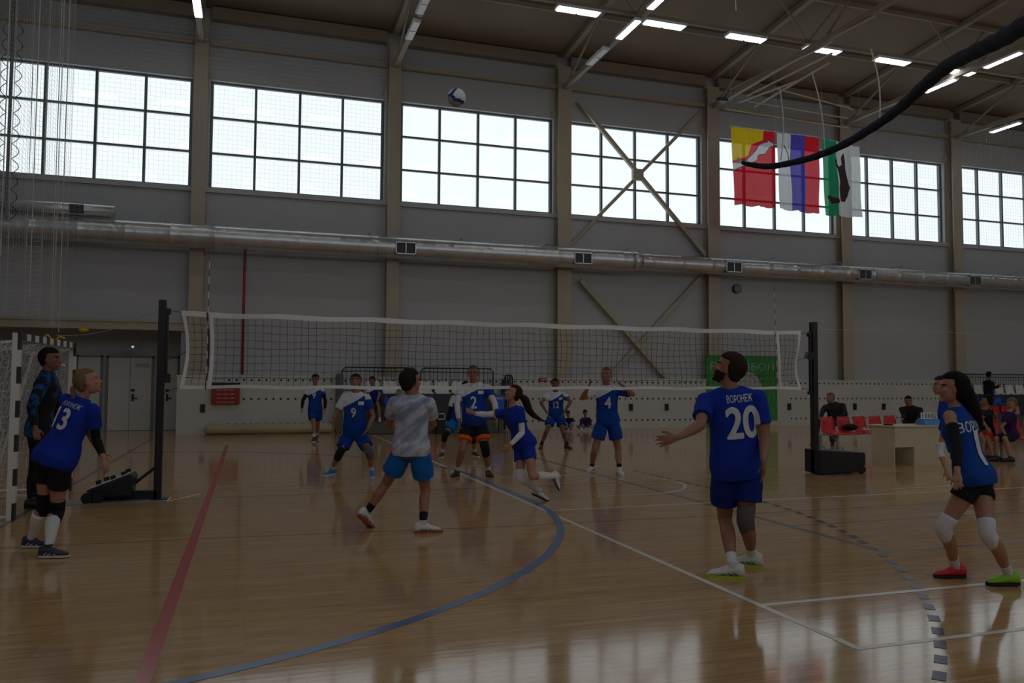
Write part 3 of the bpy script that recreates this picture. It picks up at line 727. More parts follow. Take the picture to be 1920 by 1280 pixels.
for mm in (M['vwhite'], M['vblue'], M['vyellow']): me.materials.append(mm)
me.transform(Matrix.Translation(-Vector(bc)))
bo = bpy.data.objects.new('volleyball', me); bo.location = bc; COL.objects.link(bo); tag(bo, 'white and dark blue volleyball in the air in front of the windows', 'ball')

# ------------------------------------------------------------------ handball goal
G0 = onZ(20, 975, 0); G1 = V(-2.42, 12.88, 0)
gz = 2.10; goal = thing('handball_goal', 'white handball goal with black striped frame at the left edge', 'goal', G0)
gd = nrm(G1 - G0); gl_ = np.linalg.norm(G1 - G0)
SB = mat('black_stripe_paint', (.03, .03, .035), .4)
def post(G):
    q = MB()
    for i in range(11):
        z0, z1 = gz * i / 11, gz * (i + 1) / 11
        q.box(G + V(-.04, -.04, z0), G + V(.012, .04, z1)); q.box(G + V(.012, -.04, z0), G + V(.042, .04, z1), 1 - i % 2)
    q.build('goal_post', [M['white'], SB], goal)
post(G0); post(G1)
q = MB(); cb0 = G0 + V(0, 0, gz - .04) + gd * .05; cb1 = G1 + V(0, 0, gz - .04) - gd * .05
for i in range(15): q.bar(cb0 + (cb1 - cb0) * i / 15, cb0 + (cb1 - cb0) * (i + 1) / 15, .08, .08, mi=1 - i % 2)
q.build('crossbar', [M['white'], SB], goal)
nb = []
q = MB()
for G in (G0, G1):
    q.tube([G + V(-.03, 0, gz - .1), G + V(-.5, 0, gz - .15), G + V(-.95, 0, .06)], .018, 8); q.tube([G + V(0, 0, .03), G + V(-.98, 0, .03)], .02, 8)
q.tube([G0 + V(-.97, 0, .03), G1 + V(-.97, 0, .03)], .02, 8); q.build('rear_frame', M['white'], goal)
q = MB(); rnd = random.Random(3)
def gnet(fn, nu, nv):
    for i in range(nu + 1):
        q.tube([fn(i / nu, j / nv) for j in range(nv + 1)], .004, 3, cap=False)
    for j in range(nv + 1):
        q.tube([fn(i / nu, j / nv) for i in range(nu + 1)], .004, 3, cap=False)
def jit(p, a=.028): return p + V(rnd.uniform(-a, a), rnd.uniform(-a, a), rnd.uniform(-a, a))
bk = lambda z: -.5 - .45 * (1 - z / 2.0) if z < 1.95 else -.4
gnet(lambda u, v: jit(G0 + gd * gl_ * u + V(-.42 - .5 * (v), 0, 1.93 * (1 - v) + .03)), 26, 22)
gnet(lambda u, v: jit(G1 + V(-.04 - (.38 + .5 * v) * u, 0, 1.97 * (1 - v) + .03 - .05 * u)), 8, 22)
gnet(lambda u, v: jit(G0 + V(-.04 - (.38 + .5 * v) * u, 0, 1.97 * (1 - v) + .03 - .05 * u)), 8, 22)
gnet(lambda u, v: jit(G0 + gd * gl_ * u + V(-.04 - .38 * v, 0, 2.0 - .06 * v - .03 * math.sin(u * 9))), 26, 5)
q.build('goal_net', M['wcord'], goal)
q = MB(); e = W(97, 634, 10.9); q.tube([e + V(-.14, 0, -.03), e + V(-.05, 0, .05), e + V(.02, 0, -.04), e + V(.1, 0, .03), e + V(.16, 0, 0)], .012, 6)
tag(q.build('rope_knot', M['yellow'], origin=e), 'yellow cord tied in loops on the goal crossbar', 'cord')

# ------------------------------------------------------------------ hanging protective nets
nt_ = thing('protective_net', 'fine white protective net hanging from the ceiling at the left edge', 'net', (-3.9, 13.3, 3))
NX = -3.6
q = MB(); Ya = float(onX(-30, 400, NX)[1]); Yb = float(onX(129, 300, NX)[1])
for y in np.arange(Ya, Yb, .085): q.tube([V(NX + .05 * math.sin(y * 6), y + .02 * math.sin(z * 2 + y), z) for z in np.linspace(2.6, 12, 12)], .0018, 3, cap=False)
for z in np.arange(2.6, 12, .085): q.tube([V(NX + .05 * math.sin(y * 6), y, z + .06 * math.sin(y * 4)) for y in np.linspace(Ya, Yb, 16)], .0018, 3, cap=False)
q.build('net_mesh', M['wcord'], nt_)
for (pa, pb) in [((128, 160), (112, 622)), ((113, 160), (97, 610)), ((72, 160), (58, 560)), ((10, 300), (2, 480))]:
    y = float(onX(*pa, NX)[1]); zb = float(onX(*pb, NX)[2]); q = MB(); q.tube([(NX - .02, y, 12), (NX - .02, y, (12 + zb) / 2), (NX - .02, y, max(zb, 2.0))], .008, 6); q.build('edge_rope', M['wcord'], nt_)
# ring-hung lifting rope at the far left
c0 = onY(22, 118, 24.8); c1 = onY(19, 332, 24.8); q = MB()
q.tube([(c0[0], 24.8, 12.4), (c0[0], 24.8, 5.9)], .045, 8); lr = tag(q.build('lifting_pole', M['mullion'], origin=(c0[0], 24.8, 5.9)), 'dark vertical pole with cord loops in front of the leftmost window', 'pole')
for sg in (1, -1):
    q = MB(); pts = []
    for i in range(160):
        z = 5.9 + i * .035; f = (i * .035 % .42) / .42; pts.append((c0[0] + sg * (.08 + .17 * math.sin(math.pi * f)), 24.8, z))
    q.tube(pts, .011, 5); q.build('cord_loops', M['black'], lr)
for (xa, xb, lb) in ((-7.0, 4.1, 'large square-mesh protective net across the left far windows'), (22.0, 34.0, 'large square-mesh protective net across the right far windows')):
    q = MB(); Y_ = 24.35
    for x in np.arange(xa, xb, .13): q.bar((x, Y_, 4.9), (x, Y_, 12), .0024, .0024, up=(0, 1, 0))
    for z in np.arange(4.9, 12, .13): q.bar((xa, Y_, z), (xb, Y_, z + .0), .0024, .0024)
    tag(q.build('protective_net', M['wcord'], origin=((xa + xb) / 2, Y_, 4.9)), lb, 'net', kind='thing')

# ------------------------------------------------------------------ sagging blue bundle
bp = [((1392, 305), 14.2), ((1410, 309), 14.0), ((1440, 312), 13.6), ((1480, 306), 13.0), ((1530, 293), 12.2), ((1580, 272), 11.4), ((1630, 243), 10.4), ((1680, 208), 9.4), ((1730, 163), 8.4), ((1775, 125), 7.6), ((1830, 96), 6.8), ((1880, 72), 6.2), ((1930, 42), 5.6), ((2000, 5), 5.0)]
rad = [.03, .045, .05, .05, .052, .054, .056, .058, .064, .066, .064, .066, .066, .066]
P_ = [W(*a, d) for a, d in bp]
# smooth (catmull-rom)
def smooth_path(P, R, k=6):
    o = []; r = []
    for i in range(len(P) - 1):
        p0, p1, p2, p3 = P[max(i - 1, 0)], P[i], P[i + 1], P[min(i + 2, len(P) - 1)]
        for j in range(k):
            t = j / k; o.append(.5 * ((2 * p1) + (-p0 + p2) * t + (2 * p0 - 5 * p1 + 4 * p2 - p3) * t * t + (-p0 + 3 * p1 - 3 * p2 + p3) * t ** 3)); r.append(R[i] + (R[i + 1] - R[i]) * t)
    o.append(P[-1]); r.append(R[-1]); return o, r
pp, rr = smooth_path(P_, rad)
q = MB(); q.tube(pp, [r_ * (1 + .06 * math.sin(i * 1.9)) for i, r_ in enumerate(rr)], 14)
q.build  # noqa
bun = tag(q.build('net_bundle', cloth('navy_bundle_cloth', (.008, .011, .028)), smooth=True, origin=P_[4]), 'thick dark blue net bundle sagging from the upper right in front of the flags', 'net bundle')
q = MB(); e = P_[0]; q.tube([e + V(-.1, 0, .09), e, e + V(.12, 0, -.02)], .012, 6); q.tube([e + V(-.12, 0, -.0), e, e + V(.1, 0, .05)], .012, 6); q.build('end_tie', M['wcord'], bun)
for (a, b, d, lb) in [((1462, 165), (1464, 300), 13.2, 'above the white stripe of the tricolour flag'), ((1522, 135), (1546, 282), 12.0, 'above the green and white flag, slightly curved'), ((1633, 92), (1649, 228), 10.1, 'right of the flags, upper right')]:
    A = W(*a, d); B = W(*b, d); q = MB(); q.tube([A + (B - A) * t + RT * .05 * math.sin(math.pi * t) for t in np.linspace(0, 1, 8)], .009, 6)
    tag(q.build('rope', M['wcord'], origin=(A + B) / 2), 'thin white rope holding the sagging blue bundle, ' + lb, 'rope', 'ropes above the blue bundle')
A = W(1470, 272, 13.2); B = W(1480, 306, 13.0); q = MB(); q.tube([A, (A + B) / 2 + RT * .02, B], .006, 5); tag(q.build('rope', M['cord'], origin=A), 'short black cord end on the bundle before the tricolour flag', 'rope')
A = W(1379, -5, 9); B = W(1380, 20, 9); q = MB(); q.tube([A, B], .007, 5); tag(q.build('rope', M['wcord'], origin=A), 'short white rope end hanging at the top edge', 'rope')

# ------------------------------------------------------------------ frame of tubes and camera under the roof
fr = thing('hoist_truss', 'folded frame of pale steel tubes under the roof above the flags', 'frame', (16.6, 21, 11.4))
for (a, b, dz) in [((1362, 180), (1560, 78), 11.6), ((1362, 172), (1640, 30), 11.9), ((1400, 180), (1560, 100), 11.3), ((1385, 192), (1500, 150), 11.1), ((1415, 200), (1555, 118), 11.0)]:
    A = onX(*a, 16.15); B = onX(*b, 16.15); q = MB(); q.tube([A, B], .035, 8); q.build('tube', M['steel'], fr)
for (a, b) in [((1360, 205), (1590, 240)), ((1400, 190), (1590, 222)), ((1450, 165), (1600, 205))]:
    A = onY(*a, 22.2); B = onY(*b, 22.2); q = MB(); q.tube([A, B], .025, 8); q.build('cross_tube', M['steel'], fr)
A = onY(1355, 187, 22.6); c = thing('security_camera', 'small black camera under the roof left of the flags', 'camera', A)
q = MB(); q.obox(A, V(.16, 0, 0), V(0, .08, 0), V(0, 0, .06)); q.build('body', M['black'], c, bevel=.01); q = MB(); q.tube([A + V(-.22, -.02, -.02), A + V(-.1, 0, 0)], .06, 12); q.build('lens', M['black'], c); q = MB(); q.bar(A, A + V(.25, 0, .35), .03, .03, up=(0, 1, 0)); q.build('mount', M['black'], c)

# ------------------------------------------------------------------ flags
def flag(c00, c10, c11, c01, Y, fn, mats, label, seed, nu=90, nv=170):
    a, b, c_, d = [onY(*p_, Y) for p_ in (c00, c10, c11, c01)]
    vs = []; fs = []; mi = []
    for j in range(nv + 1):
        for i in range(nu + 1):
            u, v = i / nu, j / nv; P = (a * (1 - u) + b * u) * (1 - v) + (d * (1 - u) + c_ * u) * v
            w_ = .05 * math.sin(u * 17 + seed + v * 1.5) * (.3 + .7 * v) + .03 * math.sin(u * 31 + 2 * seed)
            w_ += .025 * math.sin(u * 6 + v * 8 + seed)
            P = P + V(.015 * math.sin(v * 9 + seed), w_, .02 * math.sin(u * 12 + seed) * v); vs.append(P)
    for j in range(nv):
        for i in range(nu):
            k = j * (nu + 1) + i; fs.append((k, k + 1, k + nu + 2, k + nu + 1)); mi.append(fn((i + .5) / nu, (j + .5) / nv))
    mb_ = MB(); mb_.v = [tuple(p_) for p_ in vs]; mb_.f = fs; mb_.m = mi
    o = mb_.build('flag', mats, smooth=True, origin=(a + b) / 2)
    q = MB(); q.tube([a + V(-.05, 0, .03), b + V(.05, 0, .03)], .012, 6); q.build('hanging_rod', M['galv'], o)
    for e_ in (a, b): q = MB(); q.tube([e_ + V(0, 0, .03), V(e_[0], e_[1], 11.8)], .004, 4); q.build('string', M['wcord'], o)
    return tag(o, label, 'flag', 'flags hanging before the windows')
def inpoly(u, v, poly):
    r = False; n = len(poly)
    for i in range(n):
        x1_, y1_ = poly[i]; x2_, y2_ = poly[(i + 1) % n]
        if (y1_ > v) != (y2_ > v) and u < (x2_ - x1_) * (v - y1_) / (y2_ - y1_) + x1_: r = not r
    return r
FR, FY, FWh, FB, FG, FD = [flagmat(n_, c_, t_) for n_, c_, t_ in (('flag_red', (.80, .02, .04), .10), ('flag_yellow', (.85, .62, .02), .10), ('flag_white', (.75, .77, .80), .10), ('flag_blue', (.10, .08, .55), .10), ('flag_green', (.02, .33, .16), .12), ('flag_dark', (.06, .035, .035), .04))]
FL = flagmat('flag_dark_line', (.12, .12, .12), .05)
jug = [(.86, .12), (.97, .17), (.88, .20), (.80, .29), (.68, .31), (.60, .33), (.56, .40), (.46, .43), (.30, .47), (.0, .56), (.0, .47), (.30, .42), (.44, .35), (.55, .27), (.62, .20), (.75, .16), (.84, .14)]
yel = [(0, 0), (.72, 0), (.70, .13), (.55, .17), (.45, .20), (.38, .33), (.28, .38), (.14, .41), (0, .43)]
def f1(u, v):
    if inpoly(u, v, jug): return 2
    if inpoly(u, v, yel): return 1
    for dx_, dy_ in ((.02, 0), (-.02, 0), (0, .012), (0, -.012)):
        if inpoly(u + dx_, v + dy_, jug): return 3
    return 0
flag((1371, 237), (1452, 248), (1453, 390), (1380, 384), 22.3, f1, [FR, FY, FWh, FL], 'red and yellow flag with a white jug, leftmost of the three flags', .4)
flag((1456, 249), (1535, 258), (1538, 401), (1461, 392), 22.35, lambda u, v: 0 if u < .335 else (1 if u < .67 else 2), [FWh, FB, FR], 'white, blue and red tricolour hung upright between two flags', 2.1)
crest = [(.50, .15), (.56, .13), (.60, .22), (.57, .34), (.60, .44), (.66, .60), (.62, .72), (.54, .80), (.42, .80), (.36, .73), (.33, .64), (.37, .55), (.36, .45), (.32, .36), (.28, .27), (.32, .20), (.34, .30), (.40, .33), (.46, .30), (.46, .20)]
crest = [(x_ * .95 + .06, y_) for x_, y_ in crest]
tail = [(.08, .74), (.20, .73), (.30, .76), (.42, .80), (.36, .84), (.25, .84), (.10, .78)]
flag((1541, 260), (1612, 276), (1617, 408), (1546, 403), 22.4, lambda u, v: 2 if (inpoly(u, v, crest) or inpoly(u, v, tail)) else (0 if u < .36 else 1), [FG, FWh, FD], 'green and white flag with a dark emblem, rightmost of the three flags', 3.3)

# ------------------------------------------------------------------ bleachers
def shell_seat(mb_, c, w, h, dpt, back=V(0, 1, 0), side=None):
    """one moulded seat: pan and curved back; c = front centre of pan"""
    back = nrm(back); side = V(back[1], -back[0], 0) if side is None else side; rg = []
    prof = [(0, -.03), (.03, .0), (dpt * .5, -.012), (dpt * .85, .0), (dpt, .05), (dpt * 1.06, h * .55), (dpt * 1.12, h)]
    for k_, (y, z) in enumerate(prof):
        f = 1 if k_ < 5 else (.98 if k_ == 5 else .82); row = []
        for s_ in np.linspace(-1, 1, 7): row.append(c + back * (y - .02 * s_ * s_) + side * s_ * w / 2 * f + V(0, 0, z + .012 * s_ * s_))
        rg.append(row)
    n = 7; vs = [p_ for r_ in rg for p_ in r_]; top = len(vs); vs += [p_ + (V(0, 0, -.018) if i < 5 * n else back * .018) for i, p_ in enumerate(vs)]
    fs = []
    for i in range(len(rg) - 1):
        for j in range(n - 1):
            a = i * n + j; fs.append((a, a + 1, a + n + 1, a + n)); fs.append((top + a, top + a + n, top + a + n + 1, top + a + 1))
    L_ = len(rg)
    bd = [i * n for i in range(L_)] + [(L_ - 1) * n + j for j in range(1, n)] + [i * n + n - 1 for i in range(L_ - 2, -1, -1)] + [j for j in range(n - 2, 0, -1)]
    for i in range(len(bd)): a, b = bd[i], bd[(i + 1) % len(bd)]; fs.append((a, top + a, top + b, b))
    mb_.add(vs, fs)
SLOTS = {}
def bleacher(x0, x1, label, rails, gaps=()):
    t = thing('bleacher', label, 'bleachers', ((x0 + x1) / 2, 24.7, 0))
    steps = [(24.35, .42), (24.75, .82), (25.1, 1.20)]
    q = MB()
    for y, z in steps: q.box((x0, y, 0.0 if y < 24.5 else .05), (x1, YF - .03, z))
    q.build('tier_body', M['dark'], t)
    q = MB(); q.box((x0, 24.33, .02), (x1, 24.349, .38)); q.build('front_panel', mat('bleacher_front_grey', (.11, .115, .12), .6), t)
    for (y, z), mt, nm in zip(steps, ('red', 'blueplastic', 'whiteplastic'), ('seat', 'seat', 'seat')):
        x = x0 + .25; k = 0
        while x < x1 - .2:
            if not (mt != 'whiteplastic' and ((mt == 'blueplastic' and k % 6 not in (1, 2, 3)) or (mt == 'red' and k % 7 not in (1, 2, 3)))):
                q = MB(); shell_seat(q, V(x, y + .03, z + .03), .47, .36 if mt == 'whiteplastic' else .30, .30); q.build(nm, M[mt], t, smooth=True)
            x += .56; k += 1
    for (ra, rb) in rails:
        q = MB(); yy = 25.52; z0, z1 = 1.22, 2.02
        q.tube([(ra, yy, z0), (ra, yy, z1 - .1), (ra + .1, yy, z1), (rb - .1, yy, z1), (rb, yy, z1 - .1), (rb, yy, z0)], .022, 8)
        q.tube([(ra, yy, z1 - .12), (rb, yy, z1 - .12)], .012, 6); q.tube([(ra, yy, z0 + .08), (rb, yy, z0 + .08)], .012, 6)
        for x in np.arange(ra + .14, rb - .05, .14): q.tube([(x, yy, z0 + .08), (x, yy, z1 - .02)], .008, 5)
        q.build('railing', M['black'], t)
    return t
bX = lambda px: float(onY(px, 740, 25.06)[0])
bleacher(bX(685), bX(932), 'grandstand section with white seats and black railings behind the middle of the net', [(bX(644), bX(786)), (bX(794), bX(932))])
bleacher(bX(1800), 36, 'grandstand section with white seats and black railings at the right edge', [(bX(1802), bX(1872)), (bX(1876), bX(1950)), (bX(1955), 36)])
# slatted panels folded at the end of the stand
for px0, px1, pt, lb in ((939, 961, 703, 'taller barred black panel folded against the wall beside the stand'), (933, 945, 711, 'shorter barred black panel folded in front of the taller one')):
    x0 = float(onY(px0, 720, 25.45)[0]); x1 = float(onY(px1, 720, 25.45)[0]); z1 = float(onY(px0, pt, 25.45)[2]); dy = 0 if px0 > 935 else -.15
    q = MB(); lean = .12
    q.tube([(x0, 25.45 + dy, 0.02), (x0 + lean, 25.45 + dy, z1 - .1), (x0 + lean + .06, 25.45 + dy, z1), (x1 - .05, 25.45 + dy, z1), (x1, 25.45 + dy, z1 - .1), (x1, 25.45 + dy, 0.02)], .022, 8)
    for k in range(1, 5): xx = x0 + (x1 - x0) * k / 5; q.tube([(xx, 25.45 + dy, .05), (xx + lean * (1 - k / 5), 25.45 + dy, z1)], .02, 6)
    for z in np.arange(.3, z1, .25): q.tube([(x0 + .03, 25.45 + dy, z), (x1, 25.45 + dy, z)], .01, 5)
    tag(q.build('railing_panel', M['black'], origin=((x0 + x1) / 2, 25.45 + dy, 0)), lb, 'railing')
a = onY(630, 700, 25.2); b = onY(643, 747, 25.2); q = MB(); q.box((a[0], 25.1, .0), (b[0], 25.35, a[2]))
tag(q.build('crash_mat', mat('dark_grey_vinyl', (.10, .12, .12), .5), origin=((a[0] + b[0]) / 2, 25.2, 0), bevel=.05), 'dark grey upright padded mat at the left end of the stand', 'mat')
# blue and white bag on the stand front, speaker box
a = onY(817, 775, 24.2); q = MB()
x0, x1 = a[0], float(onY(832, 775, 24.2)[0]); z0, z1 = float(onY(817, 786, 24.2)[2]), float(onY(817, 774, 24.2)[2])
cr = thing('crate', 'small black box with white rim in front of the stand, right of the grey shirt', 'box', ((x0 + x1) / 2, 24.1, 0))
q.box((x0, 24.0, 0), (x1, 24.3, z1)); q.build('body', M['black'], cr, bevel=.01); q = MB(); q.box((x0, 23.985, z1 - .03), (x1, 23.999, z1)); q.box((x0, 23.985, z0), (x1, 23.999, z0 + .03)); q.box((x0, 23.985, z0), (x0 + .03, 23.999, z1)); q.box((x1 - .03, 23.985, z0), (x1, 23.999, z1)); q.build('rim', M['wcord'], cr)
a = onY(924, 740, 24.2); b = onY(945, 772, 24.2); q = MB(); q.box((a[0], 24.15, b[2]), (b[0], 24.19, a[2])); bn = tag(q.build('banner', M['blueplastic'], origin=((a[0] + b[0]) / 2, 24.17, b[2])), 'small blue banner hanging at the right end of the middle stand', 'banner')
q = MB()
for k in range(5): q.box((a[0] + .06 + k * .055, 24.140, a[2] - .14), (a[0] + .095 + k * .055, 24.149, a[2] - .08))
q.build('print', M['wcord'], bn)
q = MB(); q.bar(((a[0] + b[0]) / 2, 24.17, 0), ((a[0] + b[0]) / 2, 24.17, a[2]), .03, .03, up=(0, 1, 0)); q.build('stand_leg', M['black'], bn)

# ------------------------------------------------------------------ red seats on a steel bench frame
B1 = onZ(1665, 841, 0); A1 = onZ(1575, 812, .42); A1[2] = 0
bd_ = nrm(B1 - A1); bd_[2] = 0; bs = V(-bd_[1], bd_[0], 0)
if bs @ V(math.sin(YAW), math.cos(YAW), 0) < 0: bs = -bs
bench = thing('seat_row', 'row of red plastic seats on a steel beam with papers, between man and table', 'seats', B1)
S0 = A1 - bd_ * .75; q = MB(); q.bar(S0 + V(0, 0, .40), B1 + V(0, 0, .40), .06, .05); q.build('beam', M['galv'], bench)
for P in (B1 - bd_ * .02, A1 - bd_ * .1, S0 + bd_ * .1):
    q = MB(); q.bar(P + V(0, 0, .02), P + V(0, 0, .38), .05, .05, up=(0, 1, 0)); q.bar(P - bs * .28 + V(0, 0, .02), P + bs * .28 + V(0, 0, .02), .05, .04); q.bar(P + V(0, 0, .22) - bd_ * 0, P - bd_ * .2 + V(0, 0, .38), .03, .03); q.build('leg', M['brown'] if 0 else M['grey'], bench)
seatpx = [1598, 1632, 1664]
L_b = np.linalg.norm(B1 - S0)
for k in range(-1, 4):
    c = B1 - bd_ * (.30 + k * .56) - bs * .22 + V(0, 0, .44)
    q = MB(); shell_seat(q, c, .46, .36, .34, back=bs, side=bd_); q.build('seat', M['red'], bench, smooth=True)
for k in (0, 1):
    c = B1 - bd_ * (.34 + k * .56) - bs * .08 + V(0, 0, .50); q = MB(); q.obox(c, bd_ * .13, bs * .05 + V(0, 0, .0), V(0, 0, .012)); q.sph(c + V(0, 0, .02) - bd_ * .05, .03); tag(q.build('folded_paper', M['wcord'], origin=c), ['crumpled white paper on the red seat nearest the table', 'crumpled white paper on the second red seat from the table'][k], 'paper')
c = B1 - bd_ * 1.42 + V(0, 0, .56); q = MB(); q.ell(c - bs * .05, bd_ * .22, bs * .14, V(0, 0, .08)); tag(q.build('bag', M['blackcloth'], smooth=True, origin=c), 'black bag lying on a red seat beside the seated man', 'bag')

# ------------------------------------------------------------------ score table
T0 = onZ(1681, 874, 0); T0 = V(T0[0], T0[1], 0)
tb = thing('desk', 'light wood laminate desk holding the scoreboard, right of the red seats', 'table', T0)
tl, td, th = 1.75, .70, .76
ex, ey = V(1, 0, 0), V(0, 1, 0)
q = MB(); q.obox(T0 + V(tl / 2 - .03, td / 2, th), ex * tl / 2, ey * td / 2, V(0, 0, .015)); q.build('table_top', M['desk'], tb, bevel=.004)
q = MB(); q.box(T0 + V(0, .03, .36), T0 + V(tl - .08, .05, th - .016)); q.build('front_panel', M['desk'], tb)
q = MB(); q.box(T0 + V(0, .05, .0), T0 + V(.02, td - .05, th - .016)); q.build('side_panel', M['desk'], tb)
q = MB(); q.box(T0 + V(.46, .03, 0), T0 + V(.48, td - .05, .36)); q.box(T0 + V(.48, .031, 0), T0 + V(tl - .08, .05, .36)); q.build('drawer_unit', M['desk'], tb)
q = MB(); q.box(T0 + V(.02, td - .08, 0), T0 + V(.46, td - .06, .36)); q.build('back_panel', M['grey'], tb)  # grey colour holds the shade of the recess under the desk
sb = onY(1740, 800, T0[1] + .3); sb = V(sb[0], T0[1] + .3, th + .016)
s_ = thing('scoreboard', 'blue tabletop flip scoreboard with white number cards on the desk', 'scoreboard', sb)
q = MB(); pr = [(-.14, 0), (.14, 0), (.05, .13), (-.05, .13)]
q.add([sb + V(x, y, z) for x in (-.20, .20) for y, z in pr], [(3, 2, 1, 0), (4, 5, 6, 7)] + [(i, (i + 1) % 4, 4 + (i + 1) % 4, 4 + i) for i in range(4)]); q.build('stand', mat('sky_blue_plastic', (.08, .28, .70), .4), s_, bevel=.006)
for k, ch in enumerate('10003'):
    xx = -.20 + k * .082 + (.05 if k == 4 else 0); c = sb + V(xx, -.06, .18)
    q = MB(); q.obox(c, V(.038, 0, 0), V(0, .004, 0), V(.01, .01, .062)); cd_ = q.build('number_card', M['white'], s_)
    flat_text(ch, .085, c + V(0, -.008, 0), (1, 0, 0), nrm((.16, .16, 1)), M['black'], 'digit', cd_, sx=.9, bold=.02)
q = MB(); c = T0 + V(.05, .25, th + .03); q.obox(c, V(.07, 0, 0), V(0, .05, 0), V(0, 0, .012)); tag(q.build('phone', M['black'], origin=c), 'small dark object lying on the left end of the desk', 'phone')
# bench with red seats for the people at the right edge
Q0 = onZ(1855, 866, 0); r2 = thing('seat_row', 'wooden bench with red seat backs under the people at the right edge', 'seats', Q0)
Q0 = V(Q0[0] - .35, Q0[1] + .25, 0)
q = MB(); q.obox(Q0 + V(1.2, .1, .43), V(1.5, 0, 0), V(0, .16, 0), V(0, 0, .02)); q.build('bench_board', M['desk'], r2, bevel=.004)
for dx_ in (-.1, 1.1, 2.4): q = MB(); q.bar(Q0 + V(dx_, .1, 0), Q0 + V(dx_, .1, .41), .05, .05, up=(0, 1, 0)); q.bar(Q0 + V(dx_, -.2, .02), Q0 + V(dx_, .4, .02), .05, .04); q.build('leg', M['grey'], r2)
for k in range(5): q = MB(); shell_seat(q, Q0 + V(-.05 + k * .55, -.08, .47), .46, .36, .34); q.build('seat', M['red'], r2, smooth=True)
# ------------------------------------------------------------------ people
RH = V(math.cos(YAW), -math.sin(YAW), 0); FH = V(math.sin(YAW), math.cos(YAW), 0)
def facing(a):
    a = math.radians(a); return math.sin(a) * RH + math.cos(a) * FH
SK = {k: mat('skin_' + k, c, .5, spec=.35, var=.06, vscale=9) for k, c in dict(fair=(.44, .23, .16), tan=(.34, .165, .105), dark=(.24, .11, .075)).items()}
for k_ in SK.values():
    k_.node_tree.nodes['Principled BSDF'].inputs['Subsurface Weight'].default_value = 0
LIP = mat('lips', (.36, .10, .09), .45); EYEW = mat('eye_white', (.26, .24, .22), .6, spec=.2); EYED = mat('eye_dark', (.02, .015, .012), .3)
HC = {k: mat('hair_' + k, c, .75, bump=.5, bscale=60, spec=.15) for k, c in dict(black=(.012, .010, .010), brown=(.035, .02, .013), dark=(.02, .014, .010), blond=(.20, .13, .065), grey=(.14, .13, .12), stubble=(.12, .085, .065)).items()}
C = {
 'royal': cloth('royal_blue_jersey', (.008, .034, .36)), 'royald': cloth('dark_royal_shorts', (.007, .022, .22)), 'mid': cloth('mid_blue_jersey', (.006, .055, .36)), 'azure': cloth('azure_blue_shorts', (.006, .14, .52)),
 'jwhite': cloth('white_jersey', (.66, .70, .78)), 'teal': cloth('deep_azure_jersey', (.005, .06, .33)), 'black': M['blackcloth'], 'navy': cloth('dark_navy_cloth', (.010, .014, .03)),
 'white': cloth('white_sock_cloth', (.72, .72, .76)), 'greyk': cloth('grey_knee_support', (.13, .12, .13)), 'purple': cloth('dark_violet_cloth', (.045, .015, .09)), 'greycloth': cloth('grey_cloth', (.30, .30, .31)),
 'orange': cloth('orange_cloth', (.75, .14, .01)), 'darkred': cloth('dark_red_cloth', (.18, .01, .015)), 'jacket': cloth('dark_green_grey_jacket', (.022, .026, .026)), 'redcloth': cloth('red_cloth', (.5, .03, .01)), 'jeans': cloth('dark_blue_jeans', (.03, .035, .06))}
C['camo'] = ramp_mat('grey_brushed_tshirt', [(.36, (.26, .30, .44)), (.46, (.42, .46, .60)), (.54, (.60, .63, .74)), (.64, (.36, .40, .54))], 6, stretch=(.55, .55, 1.7), rot=(0, .75, .2))
C['refjacket'] = ramp_mat('blue_black_patterned_jacket', [(.0, (.01, .012, .02)), (.54, (.008, .06, .20)), (.60, (.01, .12, .34)), (.64, (.01, .015, .03))], 4.5, kind='hard')
C['refpants'] = cloth('black_track_suit', (.012, .012, .018))
S = {'white': mat('white_shoe', (.70, .70, .70), .45), 'blue': mat('bright_blue_shoe', (.01, .20, .70), .45), 'black': mat('black_shoe', (.02, .02, .02), .5), 'navy': mat('navy_shoe', (.03, .035, .06), .5), 'red': mat('red_shoe', (.75, .02, .05), .5), 'lime': mat('lime_green_shoe', (.28, .62, .02), .5), 'brown': mat('brown_shoe', (.11, .035, .015), .5), 'rubber': mat('gum_sole', (.35, .08, .04), .6), 'wsole': mat('white_sole', (.6, .6, .58), .5), 'bsole': mat('black_sole', (.02, .02, .02), .6), 'lsole': mat('lime_sole', (.45, .6, .05), .5), 'stripe': mat('navy_shoe_stripe', (.02, .03, .12), .5)}

def solve(px, py, A, L, sign):
    r = ray(px, py); o = CAM - A; a = r @ r; b = 2 * (r @ o); c = o @ o - L * L; d = b * b - 4 * a * c
    if d < 0: t = -b / (2 * a); P = CAM + r * t; return P
    t = (-b + sign * math.sqrt(d)) / (2 * a); return CAM + r * t
def knee_solve(px, py, H, A, L1, L2, f):
    r = ray(px, py); best = None; d0 = depth((H + A) / 2)
    for d in np.linspace(d0 - .6, d0 + .6, 121):
        K = CAM + r * d; e = (np.linalg.norm(K - H) - L1) ** 2 + (np.linalg.norm(K - A) - L2) ** 2 - .006 * ((K - (H + A) / 2) @ f)
        if best is None or e < best[0]: best = (e, K)
    return best[1]
def limb_path(P, n=8):
    """smooth polyline through three joints"""
    P = [np.array(p, float) for p in P]; o = []
    for i in range(len(P) - 1):
        for j in range(n): o.append((i, j / n, P[i] + (P[i + 1] - P[i]) * j / n))
    o.append((len(P) - 2, 1.0, P[-1])); return o
def profile(tab, t):
    ts = [a for a, b in tab]; return float(np.interp(t, ts, [b for a, b in tab]))
UARM = [(0, .056), (.25, .054), (.6, .047), (1, .040)]
FARM = [(0, .041), (.25, .044), (.6, .036), (1, .026)]
